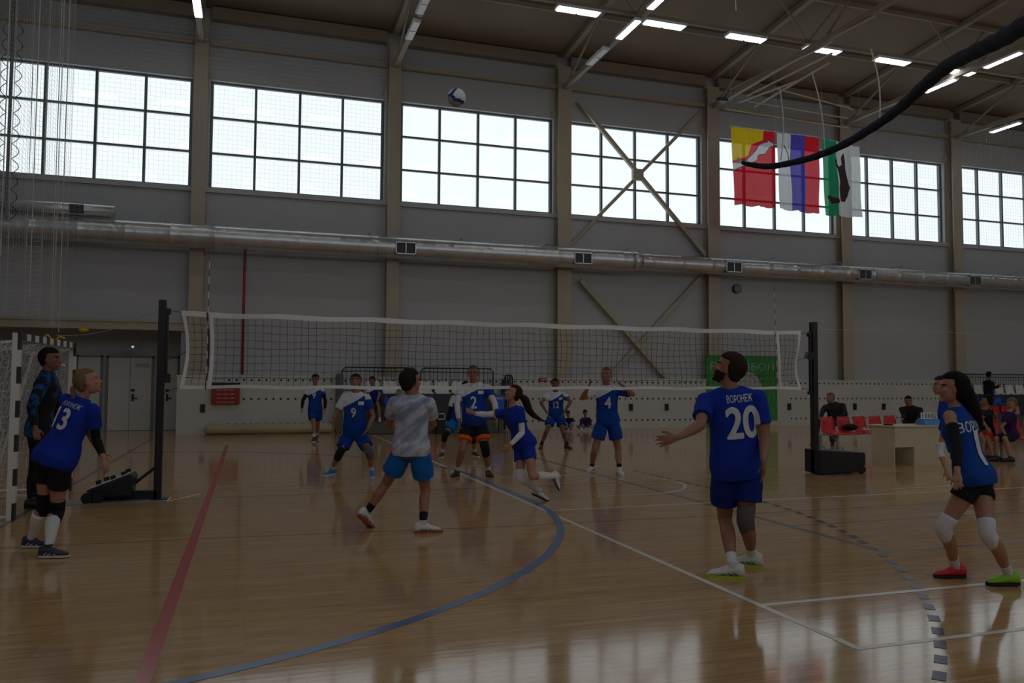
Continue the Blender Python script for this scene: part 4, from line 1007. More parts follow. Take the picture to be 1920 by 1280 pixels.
THIGH = [(0, .088), (.3, .084), (.7, .066), (1, .056)]
SHANK = [(0, .054), (.15, .052), (.35, .058), (.6, .048), (.85, .035), (1, .034)]
def seg_tube(mb, A, B, tab, s, infl=0.0, t0=0, t1=1, n=10, sides=16, back=None, flare=0.0, mi=0, cap=True):
    pts = []; rr = []
    for i in range(n + 1):
        t = t0 + (t1 - t0) * i / n; p = A + (B - A) * t
        if back is not None: p = p + back * .014 * s * math.sin(math.pi * min(1, t * 1.4)) * (t < .75)
        pts.append(p); rr.append(profile(tab, t) * s + infl + flare * i / n)
    mb.tube(pts, rr, sides, mi=mi, cap=cap)
TORSO = [(-.16, .105, .085, 0), (-.08, .155, .110, 0), (.04, .168, .120, 0), (.18, .160, .112, 0), (.34, .142, .100, 0), (.50, .150, .106, .005), (.66, .168, .114, .01), (.78, .172, .108, .005), (.87, .150, .088, 0), (.93, .105, .072, 0), (1.0, .062, .060, 0)]
TORSOW = [(-.16, .11, .09, 0), (-.08, .160, .115, -.01), (.04, .172, .122, -.012), (.18, .155, .105, 0), (.36, .122, .088, 0), (.52, .130, .096, .006), (.66, .145, .115, .016), (.76, .148, .104, .008), (.87, .128, .080, 0), (.93, .085, .064, 0), (1.0, .050, .052, 0)]
def torso(mb, P, spine, L, latP, latN, s, woman, fat, infl=0.0, t0=-.16, t1=1.0, mi=0, sides=22, wide=1.0, ext=0.0, amin=0.0):
    tab = TORSOW if woman else TORSO; rg = []
    ts = [t for t in np.linspace(t0, t1, 16)]
    for t in ts:
        a, b, off = [profile([(r[0], r[k]) for r in tab], t) for k in (1, 2, 3)]
        u = min(max(t, 0), 1); lat = nrm(latP * (1 - u) + latN * u); lat = nrm(lat - spine * (lat @ spine)); fr = np.cross(spine, lat) * 1.0
        belly = fat * math.exp(-((t - .28) / .24) ** 2)
        if t < .7: a = max(a, amin)
        a = a * wide * (1 + .35 * belly) * s + infl + ext * max(0, .3 - t); b2 = b * s * (1 + belly) + infl + ext * max(0, .3 - t)
        c = P + spine * L * t + fr * (off + b * belly * .35) * s
        row = []
        for th in np.linspace(0, 2 * math.pi, sides, endpoint=False):
            cx_, sy_ = math.cos(th), math.sin(th); e = .86
            row.append(c + lat * a * math.copysign(abs(cx_) ** e, cx_) + fr * b2 * math.copysign(abs(sy_) ** e, sy_))
        rg.append(row)
    mb.rings(rg, mi)
def headframe(fa, pitch, roll=0):
    f = facing(fa); p = math.radians(pitch); up = V(0, 0, 1)
    fr = f * math.cos(p) + up * math.sin(p); u = -f * math.sin(p) + up * math.cos(p); rt = np.cross(fr, u)
    return rt, fr, u
def head_prims(mb, c, fr_, s, woman):
    rt, fw, up = fr_; k = s * (0.94 if woman else 1.0)
    def Pp(x, y, z): return c + (rt * x + fw * y + up * z) * k
    def El(x, y, z, a, b, d, n=18, m_=12): mb.ell(Pp(x, y, z), rt * a * k, fw * b * k, up * d * k, n, m_)
    El(0, -.012, .032, .077, .097, .090, 26, 18)       # cranium
    El(0, .018, -.030, .066, .072, .085, 24, 16)       # face
    El(0, .030, -.078, .046, .052, .038)               # jaw
    El(0, .070, -.103, .020, .018, .014)               # chin
    El(0, .078, .022, .048, .014, .012)                # brow
    for sx_ in (-1, 1):
        El(sx_ * .043, .060, -.020, .022, .022, .018)  # cheekbone
        El(sx_ * .031, .074, .004, .014, .011, .008)   # eyelid
        El(sx_ * .077, -.008, -.008, .008, .018, .031) # ear
    mb.tube([Pp(0, .083, .014), Pp(0, .096, -.010), Pp(0, .108, -.030), Pp(0, .090, -.041)], [.007 * k, .009 * k, .013 * k, .008 * k], 10)
    El(-.012, .095, -.034, .008, .009, .007); El(.012, .095, -.034, .008, .009, .007)
    El(0, .086, -.060, .024, .010, .006); El(0, .084, -.070, .021, .010, .006)
    return Pp
def hand(mb, Wp, d, side_v, s, curl=.5, spread=.25, thumb=1, woman=False):
    """Wp wrist, d pointing direction, side_v towards the thumb; palm faces n"""
    d = nrm(d); sv = nrm(side_v - d * (side_v @ d)); n = np.cross(d, sv) * thumb; k = s * (.92 if woman else 1.0)
    rg = []
    for t, a, b in ((-.01, .024, .021), (.02, .030, .018), (.05, .039, .017), (.075, .041, .015), (.092, .038, .012)):
        c = Wp + d * t * k; rg.append([c + (sv * a * math.cos(th) + n * b * math.sin(th)) * k for th in np.linspace(0, 2 * math.pi, 14, endpoint=False)])
    mb.rings(rg)
    for i, (o, ln) in enumerate(((.030, .070), (.011, .079), (-.009, .073), (-.028, .058))):
        a0 = curl * (.35 + .12 * i); p = Wp + (d * .088 + sv * o) * k; fd = nrm(d + sv * spread * (o * 14)); pts = [Wp + (d * .06 + sv * o * .9) * k, p]; ang = 0
        for j, fr_ in enumerate((.46, .31, .23)):
            ang += a0 * (1.0 if j == 0 else 1.25); dd = fd * math.cos(ang) + n * math.sin(ang); p = p + dd * ln * fr_ * k; pts.append(p)
        mb.tube(pts, [.0092 * k, .0092 * k, .0084 * k, .0078 * k, .0062 * k], 9)
    b0 = Wp + (d * .025 + sv * .022) * k; t1 = b0 + nrm(d * .7 + sv * .75 + n * .25) * .040 * k; t2 = t1 + nrm(d * .85 + sv * .4 + n * .35) * .030 * k; t3 = t2 + nrm(d + sv * .1 + n * .45) * .024 * k
    mb.tube([b0, t1, t2, t3], [.013 * k, .0115 * k, .010 * k, .0075 * k], 9)
def shoe(par, ank, toe, upv, s, mt, sole, ln=.285, stripe=None):
    toe = nrm(toe - upv * (toe @ upv)); lat = np.cross(toe, upv); k = s; base = ank - upv * .095 * s
    st = [(-.088, .024, .070), (-.080, .036, .108), (-.045, .042, .122), (-.005, .043, .118), (.035, .044, .104), (.070, .046, .084), (.105, .048, .068), (.145, .048, .058), (.172, .040, .048), (.188, .022, .032)]
    q = MB(); rg = []
    for y, w, h in st:
        row = []
        for th in np.linspace(0, 2 * math.pi, 18, endpoint=False):
            cx_, sy_ = math.cos(th), math.sin(th)
            z = .018 + (h - .018) * (.5 + .5 * sy_) if True else 0
            wz = w * (abs(cx_) ** .7) * math.copysign(1, cx_) * (1 if sy_ < 0 else (1 - .35 * sy_))
            row.append(base + (toe * y + lat * wz + upv * z) * k)
        rg.append(row)
    q.rings(rg); sh = q.build('shoe', mt, par, smooth=True)
    q = MB(); rg = []
    for z in (0.0, .022):
        row = []
        for y, w in [(-.088, .0), (-.082, .028), (-.05, .038), (.0, .037), (.05, .039), (.10, .048), (.15, .049), (.185, .036), (.203, .012)]: row.append(base + (toe * (y * (1 + z * .3)) + lat * w + upv * z) * k)
        for y, w in [(.203, -.012), (.185, -.036), (.15, -.049), (.10, -.048), (.05, -.039), (.0, -.037), (-.05, -.038), (-.082, -.028)]: row.append(base + (toe * y + lat * w + upv * z) * k)
        rg.append(row)
    q.rings(rg); q.build('sole', sole, sh)
    if stripe:
        for sg in (-1, 1):
            q = MB()
            for a, b in (((-.03, .03), (.03, .072)), ((.0, .026), (.07, .058)), ((.08, .028), (.0, .075))):
                pa = base + (toe * a[0] + lat * sg * .041 + upv * a[1]) * k; pb = base + (toe * b[0] + lat * sg * .034 + upv * b[1]) * k; q.tube([pa, pb], .0042 * k, 5)
            q.build('stripe', stripe, sh)
    q = MB(); q.tube([ank + upv * (-.005) * k, ank + upv * .034 * k], [.043 * k, .041 * k], 14); q.build('collar', mt, sh)
    return sh

def person(label, pel, neck, head, face, arms, legs, h=1.80, woman=False, fat=0.0, skin='tan', hair='dark', hairstyle='short', D=None, dneck=0.0, sface=None,
           shirt=None, sleeve=.55, shorts=None, shlen=.5, socks=None, shoes=None, knees=None, sleeves=None, vox=.0085, yoke=False, num=None, numside='back', numc='jwhite', text=None,
           beard=False, hem=None, hemc=None, hemw=1.0, pants=False, name='person', wide=1.0, gaze=None, extra=None, sockh=.25, solecol='wsole', stripe=None, longsleeve=False, seat=False, sleeveless=False, wrinkle=.014, smallnum=None, patch=False):
    """pel/neck/head: photo pixels (+ depth offset); legs: (kx,ky,ax,ay,toe,az,pitch); arms: (ex,ey,es,wx,wy,ws,curl,thumbdir)"""
    s = h / 1.80; A = []
    for lg in legs:
        if len(lg) > 7 and lg[7] is not None: A.append(W(lg[2], lg[3], lg[7]))
        else: A.append(onZ(lg[2], lg[3], (lg[5] if len(lg) > 5 and lg[5] else .095 * s)))
    if D is None: D = np.mean([depth(a) for a in A])
    f = facing(face); P = W(pel[0], pel[1], D + (pel[2] if len(pel) > 2 else 0)); N = W(neck[0], neck[1], depth(P) + dneck)
    if len(A) == 0: pass
    sp = nrm(N - P); L = np.linalg.norm(N - P)
    fs = facing(face if sface is None else sface)
    def latof(fv): return nrm(np.cross(fv - sp * (fv @ sp), sp))     # towards the person's right hand
    latP, latN = latof(f), latof(fs)
    base = V(P[0], P[1], 0) if not A else V(np.mean([a[0] for a in A]), np.mean([a[1] for a in A]), 0)
    root = thing(name, label, 'person', base)
    sw = (.160 if woman else .188) * s * wide; hw = .092 * s
    front = np.cross(sp, latN)
    Sh = {sg: N - sp * (.075 if woman else .095) * s + latN * sw * sg for sg in (1, -1)}       # +1 right, -1 left
    Hp = {sg: P - sp * .03 * s + latP * hw * sg for sg in (1, -1)}
    Lu, Lf, Lt, Ls = .305 * s, .265 * s, .445 * s, .435 * s
    El, Wr, Kn, An = {}, {}, {}, {}
    for sg, ar in zip((1, -1), arms):
        if ar is None: continue
        El[sg] = solve(ar[0], ar[1], Sh[sg], Lu, ar[2]); Wr[sg] = solve(ar[3], ar[4], El[sg], Lf, ar[5])
        for nm_, a_, b_, l_ in (('u', Sh[sg], El[sg], Lu), ('f', El[sg], Wr[sg], Lf)):
            r_ = np.linalg.norm(a_ - b_) / l_
            if r_ > 1.25 or r_ < .75: print('ARM', label[:30], sg, nm_, round(r_, 2))
    for i, (sg, lg) in enumerate(zip((1, -1), legs)):
        An[sg] = A[i]; Kn[sg] = knee_solve(lg[0], lg[1], Hp[sg], A[i], Lt, Ls, f)
        for nm_, a_, b_, l_ in (('t', Hp[sg], Kn[sg], Lt), ('s', Kn[sg], An[sg], Ls)):
            r_ = np.linalg.norm(a_ - b_) / l_
            if r_ > 1.2 or r_ < .8: print('LEG', label[:30], sg, nm_, round(r_, 2))
    print('%-34s D%.1f torso %.2f (want %.2f) pelz %.2f' % (label[:34], D, L, .56 * s, P[2]))
    # ---- body
    mb = MB(); torso(mb, P, sp, L, latP, latN, s, woman, fat)
    hfr = headframe(*(gaze if gaze else (face, 0))); hs = s ** .5 * (1.08 if woman else 1.12)
    Hc = W(head[0], head[1], depth(N) + (head[2] if len(head) > 2 else 0))
    rt, hf, hu = hfr
    nk0 = N - sp * .06 * s; nk1 = Hc - hu * .05 * hs - hf * .018 * hs
    mb.tube([nk0, N, (N + nk1) / 2, nk1, nk1 + hu * .04], [.070 * s, (.066 if not woman else .052) * s, (.062 if not woman else .047) * s, (.062 if not woman else .048) * s, .055 * s], 16)
    if not woman:
        for sg in (1, -1): mb.tube([N + sp * .01 * s, N - sp * .035 * s + latN * sg * .07 * s, Sh[sg] + sp * .01], [.046 * s, .044 * s, .040 * s], 12)
    Pp = head_prims(mb, Hc, hfr, hs, woman)
    am = (.86 if woman else 1.0) * s; lm = (.98 if woman else 1.0) * s * (1 + .1 * fat)
    for sg in El:
        mb.sph(Sh[sg], .060 * am, 16, 12); mb.sph(El[sg], .041 * am)
        seg_tube(mb, Sh[sg], El[sg], UARM, am); seg_tube(mb, El[sg], Wr[sg], FARM, am); mb.sph(Wr[sg], .0255 * am)
        ar = arms[0] if sg == 1 else arms[1]
        curl = ar[6] if len(ar) > 6 else .5; d = nrm(Wr[sg] - El[sg])
        if len(ar) > 8 and ar[8] is not None: d = nrm(W(ar[8][0], ar[8][1], depth(Wr[sg]) + (ar[8][2] if len(ar[8]) > 2 else 0)) - Wr[sg])
        tv = front if not (len(ar) > 7 and ar[7] is not None) else ar[7][0] * RH + ar[7][1] * V(0, 0, 1) + ar[7][2] * FH
        hand(mb, Wr[sg] + d * .012, d, tv, s, curl, thumb=-sg if not (len(ar) > 9) else ar[9], woman=woman, spread=.25 if curl > .3 else .55)
    for i, sg in enumerate((1, -1)):
        if sg not in Kn: continue
        bk = -np.cross(nrm(Kn[sg] - Hp[sg]), latP) * -1; bk = nrm(-(f - nrm(An[sg] - Kn[sg]) * (f @ nrm(An[sg] - Kn[sg]))))
        mb.sph(Hp[sg], .092 * lm, 16, 12); seg_tube(mb, Hp[sg], Kn[sg], THIGH, lm); mb.sph(Kn[sg], .056 * lm); seg_tube(mb, Kn[sg], An[sg], SHANK, lm, back=bk); mb.sph(An[sg], .036 * s)
        tf = facing(legs[i][4]); pt = math.radians(legs[i][6] if len(legs[i]) > 6 and legs[i][6] is not None else 0); td = tf * math.cos(pt) + V(0, 0, 1) * math.sin(pt)
        tu = -tf * math.sin(pt) + V(0, 0, 1) * math.cos(pt); mb.tube([An[sg] - tu * .02 * s, An[sg] - tu * .045 * s + td * .04 * s, An[sg] - tu * .058 * s + td * .12 * s], [.034 * s, .032 * s, .024 * s], 12)
        if shoes: shoe(root, An[sg], td, tu, s * (.93 if woman else 1.0), S[shoes if isinstance(shoes, str) else shoes[i]], S[solecol], stripe=S[stripe] if stripe else None)
    me = remesh(mb, 'body', vox, 3, None, (SK[skin], HC[hair], LIP, EYEW, EYED))
    cs = centers(me); mi = np.zeros(len(cs), int); k = hs * (.94 if woman else 1.0)
    rel = (cs - Hc) / k; x, y, z = rel @ rt, rel @ hf, rel @ hu
    inh = (np.abs(x) < .09) & (y > .02) & (np.abs(z) < .13)
    if beard: mi[inh & (z < -.042) & (z > -.135) & (y > .0)] = 1; mi[(np.abs(x) < .08) & (y > -.005) & (z < -.03) & (z > -.12) & (np.abs(x) > .045)] = 1
    mi[inh & (y > .07) & (np.abs(x) < .024) & (z < -.052) & (z > -.077)] = 2
    for sx_ in (-1, 1):
        r2 = ((x - sx_ * .031) / .016) ** 2 + ((z - .003) / .0075) ** 2; mi[inh & (y > .06) & (r2 < 1)] = 3
        r3 = ((x - sx_ * .031) / .008) ** 2 + ((z - .003) / .0085) ** 2; mi[inh & (y > .06) & (r3 < 1)] = 4
        mi[inh & (y > .055) & (np.abs(x - sx_ * .033) < .020) & (np.abs(z - .026) < .0055)] = 1
    me.polygons.foreach_set('material_index', mi.tolist()); body = put(me, 'body', root)
    # ---- hair
    if hairstyle:
        thick = {'short': .012, 'stubble': .004, 'long': .018, 'tied': .010, 'crop': .008, 'cap': .02}[hairstyle]
        q = MB()
        def hfn(u):
            xx, yy, zz = u
            lim = .50 if hairstyle in ('long', 'tied') else .42
            fr_ = yy > 0 and zz < lim + .25 * (1 - abs(xx)) * 0 - (.35 * max(0, abs(xx) - .75))
            low = zz < -.45 - .2 * (yy < -.2)
            g = 1.0 + thick / .085 * (1 + .12 * math.sin(xx * 23 + zz * 17) * (hairstyle != 'stubble'))
            side = yy > .05 and zz < lim
            if side: g = max(.86, g - (yy - .05) * 2.2)
            if low: g = max(.84, g - (-.45 - zz) * 1.6)
            return V(xx, yy, zz) * g
        q.ell(Pp(0, -.014, .030), rt * .078 * k, hf * .098 * k, hu * .093 * k, 40, 28, fn=hfn)
        if hairstyle in ('short', 'long', 'tied', 'crop') :
            q.ell(Pp(0, -.052, -.028), rt * .064 * k, hf * .052 * k, hu * .055 * k, 22, 14)
        if hairstyle == 'long':
            q.ell(Pp(0, -.055, -.03), rt * .078 * k, hf * .06 * k, hu * .09 * k, 22, 14)
        ho = q.build('hair', HC[hair], root, smooth=True)
    # ---- shirt
    if shirt:
        q = MB(); wn = latN
        torso(q, P, sp, L, latP, latN, s, woman, fat, infl=.020, t0=(-.10 if hem is None else hem), t1=1.0, wide=1.02, ext=.05 * hemw, amin=(0 if woman else .152))
        for sg in El:
            ar_t1 = sleeve
            if sleeveless: q.sph(Sh[sg] - latN * sg * .03, .058 * am); continue
            q.sph(Sh[sg] + latN * -sg * .003, .059 * am + .014, 16, 12)
            if longsleeve:
                seg_tube(q, Sh[sg], El[sg], UARM, am, .020, sides=16); q.sph(El[sg], .041 * am + .018); seg_tube(q, El[sg], Wr[sg], FARM, am, .014, t1=.97)
            else: seg_tube(q, Sh[sg], El[sg], UARM, am, .015, t1=sleeve, flare=.014)
            if not woman: q.tube([N - sp * .025 * s, N - sp * .045 * s + latN * sg * .08 * s, Sh[sg] + sp * .008], [.056 * s, .056 * s, .054 * s], 12)
        if longsleeve and not woman: q.tube([N - sp * .03, N + sp * .025], [.085, .072], 16)
        me = remesh(q, 'shirt', vox * 1.15, 5, (wrinkle, .12), [C[c] for c in (shirt if isinstance(shirt, (list, tuple)) else [shirt])])
        if yoke:
            cs = centers(me); rel = cs - P; t = rel @ sp / L; u = (rel @ latN) / s; fr_ = rel @ front
            mi = np.where(t > .80 - .85 * u, 1, 0); mi[(u > .19)] = 1; mi[(u < -.17) & (t > .86)] = 1
            me.polygons.foreach_set('material_index', mi.astype(int).tolist())
        so = put(me, 'jacket' if longsleeve else 'shirt', root)
        if num or text or patch:
            bv = BVHTree.FromPolygons([tuple(v.co) for v in me.vertices], [tuple(p_.vertices) for p_ in me.polygons])
            n_ = front if numside == 'front' else -front; rgt = latN if numside == 'back' else -latN
            def decal(txt, sz, t, u=0, sx=1.0, bold=.03, nm='number', mt=None, width=None):
                vs, fs_ = text_mesh(txt, sz, sx, bold)
                if width: vs[:, 0] *= width / (vs[:, 0].max() - vs[:, 0].min())
                C0 = P + sp * L * t + rgt * u; out = []; 
                for a, b in vs:
                    o_ = C0 + rgt * a + sp * b + n_ * .6; hit = bv.ray_cast(Vector(o_), Vector(-n_), .65)
                    out.append(np.array(hit[0]) + n_ * .008 if hit[0] is not None else C0 + rgt * a + sp * b)
                mb_ = MB(); mb_.add(out, fs_); return mb_.build(nm, mt or C[numc], so)
            if num: decal(num[0], num[1], num[2], num[3] if len(num) > 3 else 0, num[4] if len(num) > 4 else .8, .05)
            if text: decal(text[0], text[1], text[2], text[4] if len(text) > 4 else 0, 1, .035, 'lettering', width=text[3])
            if patch: decal('■', .055, .77, .115 if numside == 'front' else 0, 1, 0, 'chest_badge', C['jwhite'], width=.09)
    # ---- shorts or trousers
    if shorts:
        q = MB(); torso(q, P, sp, L, latP, latP, s, woman, fat * .8, infl=.016, t0=-.16, t1=.14, wide=1.0)
        for sg in Kn:
            q.sph(Hp[sg], .092 * lm + .014, 16, 12)
            if pants: seg_tube(q, Hp[sg], Kn[sg], THIGH, lm, .016); q.sph(Kn[sg], .056 * lm + .015); seg_tube(q, Kn[sg], An[sg], SHANK, lm, .020, t1=.93, flare=.012)
            else: seg_tube(q, Hp[sg], Kn[sg], THIGH, lm, .018 if not woman else .010, t1=shlen, flare=(.030 if not woman else .008))
        me = remesh(q, 'shorts', vox * 1.15, 4, (.012, .12), [C[shorts]] + ([C[hemc]] if hemc else []))
        if hemc:
            cs = centers(me); mi = np.zeros(len(cs), int)
            for sg in Kn:
                ax = Kn[sg] - Hp[sg]; t = (cs - Hp[sg]) @ ax / (ax @ ax); mi[t > shlen - .13] = 1
            me.polygons.foreach_set('material_index', mi.tolist())
        sho = put(me, 'trousers' if pants else 'shorts', root)
        if smallnum:
            bv = BVHTree.FromPolygons([tuple(v.co) for v in me.vertices], [tuple(p_.vertices) for p_ in me.polygons]); fP = np.cross(sp, latP)
            vs, fs_ = text_mesh(smallnum, .085, .8, .04); ax = nrm(Hp[1] - Kn[1]); C0 = Hp[1] + (Kn[1] - Hp[1]) * (shlen - .12); out = []
            for a, b in vs:
                o_ = C0 - latP * a + ax * b + fP * .5; hit = bv.ray_cast(Vector(o_), Vector(-fP), .6); out.append(np.array(hit[0]) + fP * .004 if hit[0] is not None else C0)
            mb_ = MB(); mb_.add(out, fs_); mb_.build('number', C['jwhite'], sho)
    # ---- socks, knee pads, arm sleeves
    for i, sg in enumerate((1, -1)):
        if sg not in Kn: continue
        bk = nrm(-(f - nrm(An[sg] - Kn[sg]) * (f @ nrm(An[sg] - Kn[sg]))))
        if socks: q = MB(); seg_tube(q, Kn[sg], An[sg], SHANK, lm, .005, t0=1 - sockh, t1=1.03, back=bk); q.build('sock', C[socks], root, smooth=True)
        if knees and knees[i]:
            q = MB(); a = nrm(Kn[sg] - Hp[sg]); b = nrm(An[sg] - Kn[sg]); kf = nrm(f - a * (f @ a))
            pts = [Kn[sg] - a * .115 * s, Kn[sg] - a * .09 * s, Kn[sg] - a * .03 * s + kf * .006, Kn[sg] + kf * .008, Kn[sg] + b * .03 * s + kf * .006, Kn[sg] + b * .09 * s, Kn[sg] + b * .115 * s]
            rb = [.070, .070, .068, .067, .066, .062, .060]; q.tube(pts, [r_ * lm for r_ in rb], 18); q.build('knee_pad', C[knees[i]], root, smooth=True)
    if sleeves:
        for i, sg in enumerate((1, -1)):
            if sg not in El or not sleeves[i]: continue
            c_, a0, a1 = sleeves[i]; q = MB()
            if a0 < 1: seg_tube(q, Sh[sg], El[sg], UARM, am, .005, t0=a0, t1=min(1, a1))
            if a1 > 1:
                if a0 < 1: q.sph(El[sg], .041 * am + .006)
                seg_tube(q, El[sg], Wr[sg], FARM, am, .005, t0=max(0, a0 - 1), t1=a1 - 1)
            q.build('arm_sleeve', C[c_], root, smooth=True)
    root['_'] = 1; del root['_']
    return dict(root=root, Hc=Hc, Pp=Pp, rt=rt, hf=hf, hu=hu, N=N, P=P, El=El, Wr=Wr, Sh=Sh, sp=sp, hs=k)
def tail(pr, pts, rad, hair, name='ponytail'):
    q = MB(); pp, rr = smooth_path([np.array(p) for p in pts], rad, 5); q.tube(pp, rr, 12); return q.build(name, HC[hair], pr['root'], smooth=True)
T = person
# player 13, left
p = T('woman in royal blue shirt number 13 and black shorts leaning right at the left', (103, 862), (155, 745), (165, 716), 18,
      [(180, 822, 1, 194, 858, -1, .7, None, (204, 890)), (170, 815, 1, 190, 850, 1, .6)],
      [(106, 957, 91, 1026, 80), (83, 945, 59, 1008, 85)], h=1.74, woman=True, skin='fair', hair='blond', hairstyle='tied', gaze=(62, 18), dneck=.12, fat=.25, wide=1.06,
      shirt='royal', shorts='black', shlen=.48, socks='white', sockh=.75, knees=('black', 'black'), shoes='navy', stripe='white', vox=.0075, sleeves=(('black', .35, 1.85), None), num=('13', .19, .62, -.02, .8), text=('ВОРОНЕЖ', .045, .85, .20, .01), sleeve=.6)
tail(p, [p['Pp'](0, -.10, .01), p['Pp'](0, -.14, -.03), p['Pp'](.0, -.15, -.12), p['Pp'](0, -.13, -.20)], [.016, .022, .018, .005], 'blond')
# referee
p = T('man in blue and black patterned jacket and black trousers standing inside the goal at left', (74, 806), (90, 697), (95, 674), 70,
      [(60, 762, -1, 66, 800, -1, .6), (112, 755, 1, 108, 790, 1, .6)], [(76, 880, 76, 935, 80), (66, 880, 62, 938, 80)], h=1.92, skin='dark', hair='black', gaze=(85, 3),
      shirt='refjacket', longsleeve=True, shorts='refpants', pants=True, shoes='black', solecol='bsole', vox=.010, sleeve=1)
q = MB(); q.tube([p['Pp'](0, .10, -.065), p['Pp'](0, .135, -.065)], .008, 8); q.ell(p['Pp'](0, .135, -.07), p['rt'] * .012, p['hf'] * .016, p['hu'] * .014, 10, 8); q.build('whistle', M['white'], p['root'], smooth=True)
# far left walker
T('player with black arm sleeves walking at the far left of the court', (591, 768), (591, 727), (591, 711), 180,
  [(568, 750, -1, 566, 766, -1, .5), (610, 751, -1, 609, 767, -1, .5)], [(588, 795, 589, 821, 180), (596, 794, 594, 816, 180, .10, -30)], h=1.78, skin='tan', gaze=(180, -5),
  shirt=('mid', 'jwhite'), yoke=True, shorts='mid', shlen=.62, socks='white', shoes='navy', sleeves=(('black', .4, 1.95), ('black', .4, 1.95)), vox=.013, num=('9', .17, .68, 0, .8), numside='front', sleeve=.45)
# player 9 / 8
T('player with number 9 on blue and white shirt, black right knee pad, bright blue shoes', (665, 812), (667, 735), (666.5, 716), 180,
  [(628, 781, 1, 633, 806, 1, .5), (700, 780, -1, 690, 803, -1, .6, None, (683, 815))], [(636, 852, 622, 879, 205), (693, 847, 697, 882, 165)], h=1.76, skin='tan', gaze=(178, 14), fat=.35,
  shirt=('mid', 'jwhite'), yoke=True, shorts='mid', shlen=.66, socks='white', shoes='blue', knees=('black', 'greyk'), num=('9', .15, .55, .0, .8), numside='front', patch=True, smallnum='8', sleeve=.6, dneck=-.08)
# grey t-shirt
T('man in grey brushed T-shirt and azure shorts seen from behind, lunging left, black socks', (771, 842), (772, 739), (770, 716), 10,
  [(812, 795, 1, 806, 800, 1, .6), (729, 797, 1, 741, 802, 1, .6)][::1], [(798, 917, 793, 981, 75), (724, 906, 688, 960, 35, .17, -40)], h=1.83, skin='tan', hair='dark', gaze=(38, 5),
  shirt='camo', shorts='azure', shlen=.62, socks='black', sockh=.28, shoes='white', solecol='rubber', stripe='stripe', vox=.008, sleeve=.6, dneck=-.02)
# player 2
T('heavy player number 2 with long white sleeves and orange-hemmed dark shorts', (889, 790), (889, 718), (887, 700), 180,
  [(857, 757, -1, 860, 786, -1, .5), (928, 757, -1, 931, 785, -1, .5)], [(867, 843, 856, 881, 195), (910, 842, 916, 881, 165)], h=1.88, skin='tan', hair='stubble', hairstyle='stubble', gaze=(183, 0), fat=.55, wide=1.15,
  shirt=('mid', 'jwhite'), yoke=True, shorts='navy', hemc='orange', shlen=.66, socks='white', sockh=.2, shoes='black', solecol='bsole', knees=(None, 'black'), sleeves=(('white', .4, 1.97), ('white', .4, 1.97)), num=('2', .19, .52, 0, .8), numside='front', patch=True, sleeve=.5)
# hidden player behind 2
T('player mostly hidden behind number 2, dark sleeve, black knee pads and dark shoes', (862, 787), (868, 741), (873, 727), 180,
  [(843, 775, -1, 838, 798, -1, .5), (890, 775, -1, 890, 796, -1, .5)], [(834, 817, 829, 848, 190), (887, 821, 890, 847, 150)], h=1.76, skin='tan', gaze=(180, 0),
  shirt=('teal', 'jwhite'), yoke=True, shorts='azure', shlen=.6, socks='white', shoes='black', stripe='white', knees=('black', 'black'), sleeves=(('navy', .3, 1.6), ('navy', .3, 1.6)), vox=.012)
# girl
p = T('young woman in royal blue with white arm sleeves leaping left behind the net', (982, 832), (960, 762), (962, 738), -125,
      [(910, 777, -1, 890, 775, -1, 1.0, (0, 1, 0), (880, 771)), (979, 811, -1, 957, 834, -1, .45, (-1, .2, 0), (943, 845))],
      [(976, 896, 1011, 920, 100, None, -22, 10.75), (998, 893, 1046, 892, 95, None, -62, 10.55)], D=10.65, h=1.68, woman=True, skin='fair', hair='brown', hairstyle='tied', gaze=(-100, 24),
      shirt='royal', shorts='royal', shlen=.48, socks='white', sockh=.80, shoes='white', solecol='bsole', stripe='stripe', knees=('white', None), sleeves=(('white', .62, 1.97), ('white', .55, 1.97)), sleeve=.55)
tail(p, [p['Pp'](0, -.105, .02), W(985, 750, 10.75), W(992, 768, 10.8), W(1003, 780, 10.85), W(1021, 790, 10.9)], [.028, .055, .05, .035, .006], 'brown')
# player 12
T('player number 12 in brown shoes, hands on hips behind the leaping woman', (1042.5, 778), (1042, 734), (1041, 720), 180,
  [(1014, 754, -1, 1025, 773, -1, .6), (1070, 752, -1, 1058, 773, -1, .6)], [(1025, 808, 1015, 833, 190), (1056, 810, 1063, 833, 150)], h=1.76, skin='dark', hair='dark', gaze=(180, -4), fat=.1,
  shirt=('mid', 'jwhite'), yoke=True, shorts='mid', shlen=.6, socks='black', shoes='brown', solecol='bsole', num=('12', .16, .52, 0, .7), numside='front', patch=True, vox=.011, dneck=-.15, sleeve=.55)
# player 4
T('tall player number 4 with both elbows raised, white shoes, right of the leaping woman', (1139, 789), (1137, 722), (1136.5, 703), 180,
  [(1092, 746, -1, 1102, 728, -1, .5, None, (1107, 717)), (1187, 739, -1, 1168, 724, -1, .5, None, (1158, 716))], [(1115, 843, 1110, 873, 205), (1159, 842, 1161, 879, 172)], h=1.90, skin='tan', hair='stubble', hairstyle='stubble', gaze=(200, 10),
  shirt=('mid', 'jwhite'), yoke=True, shorts='mid', shlen=.60, socks='black', sockh=.2, shoes='white', solecol='wsole', stripe='stripe', num=('4', .19, .53, 0, .8), numside='front', sleeve=.75)
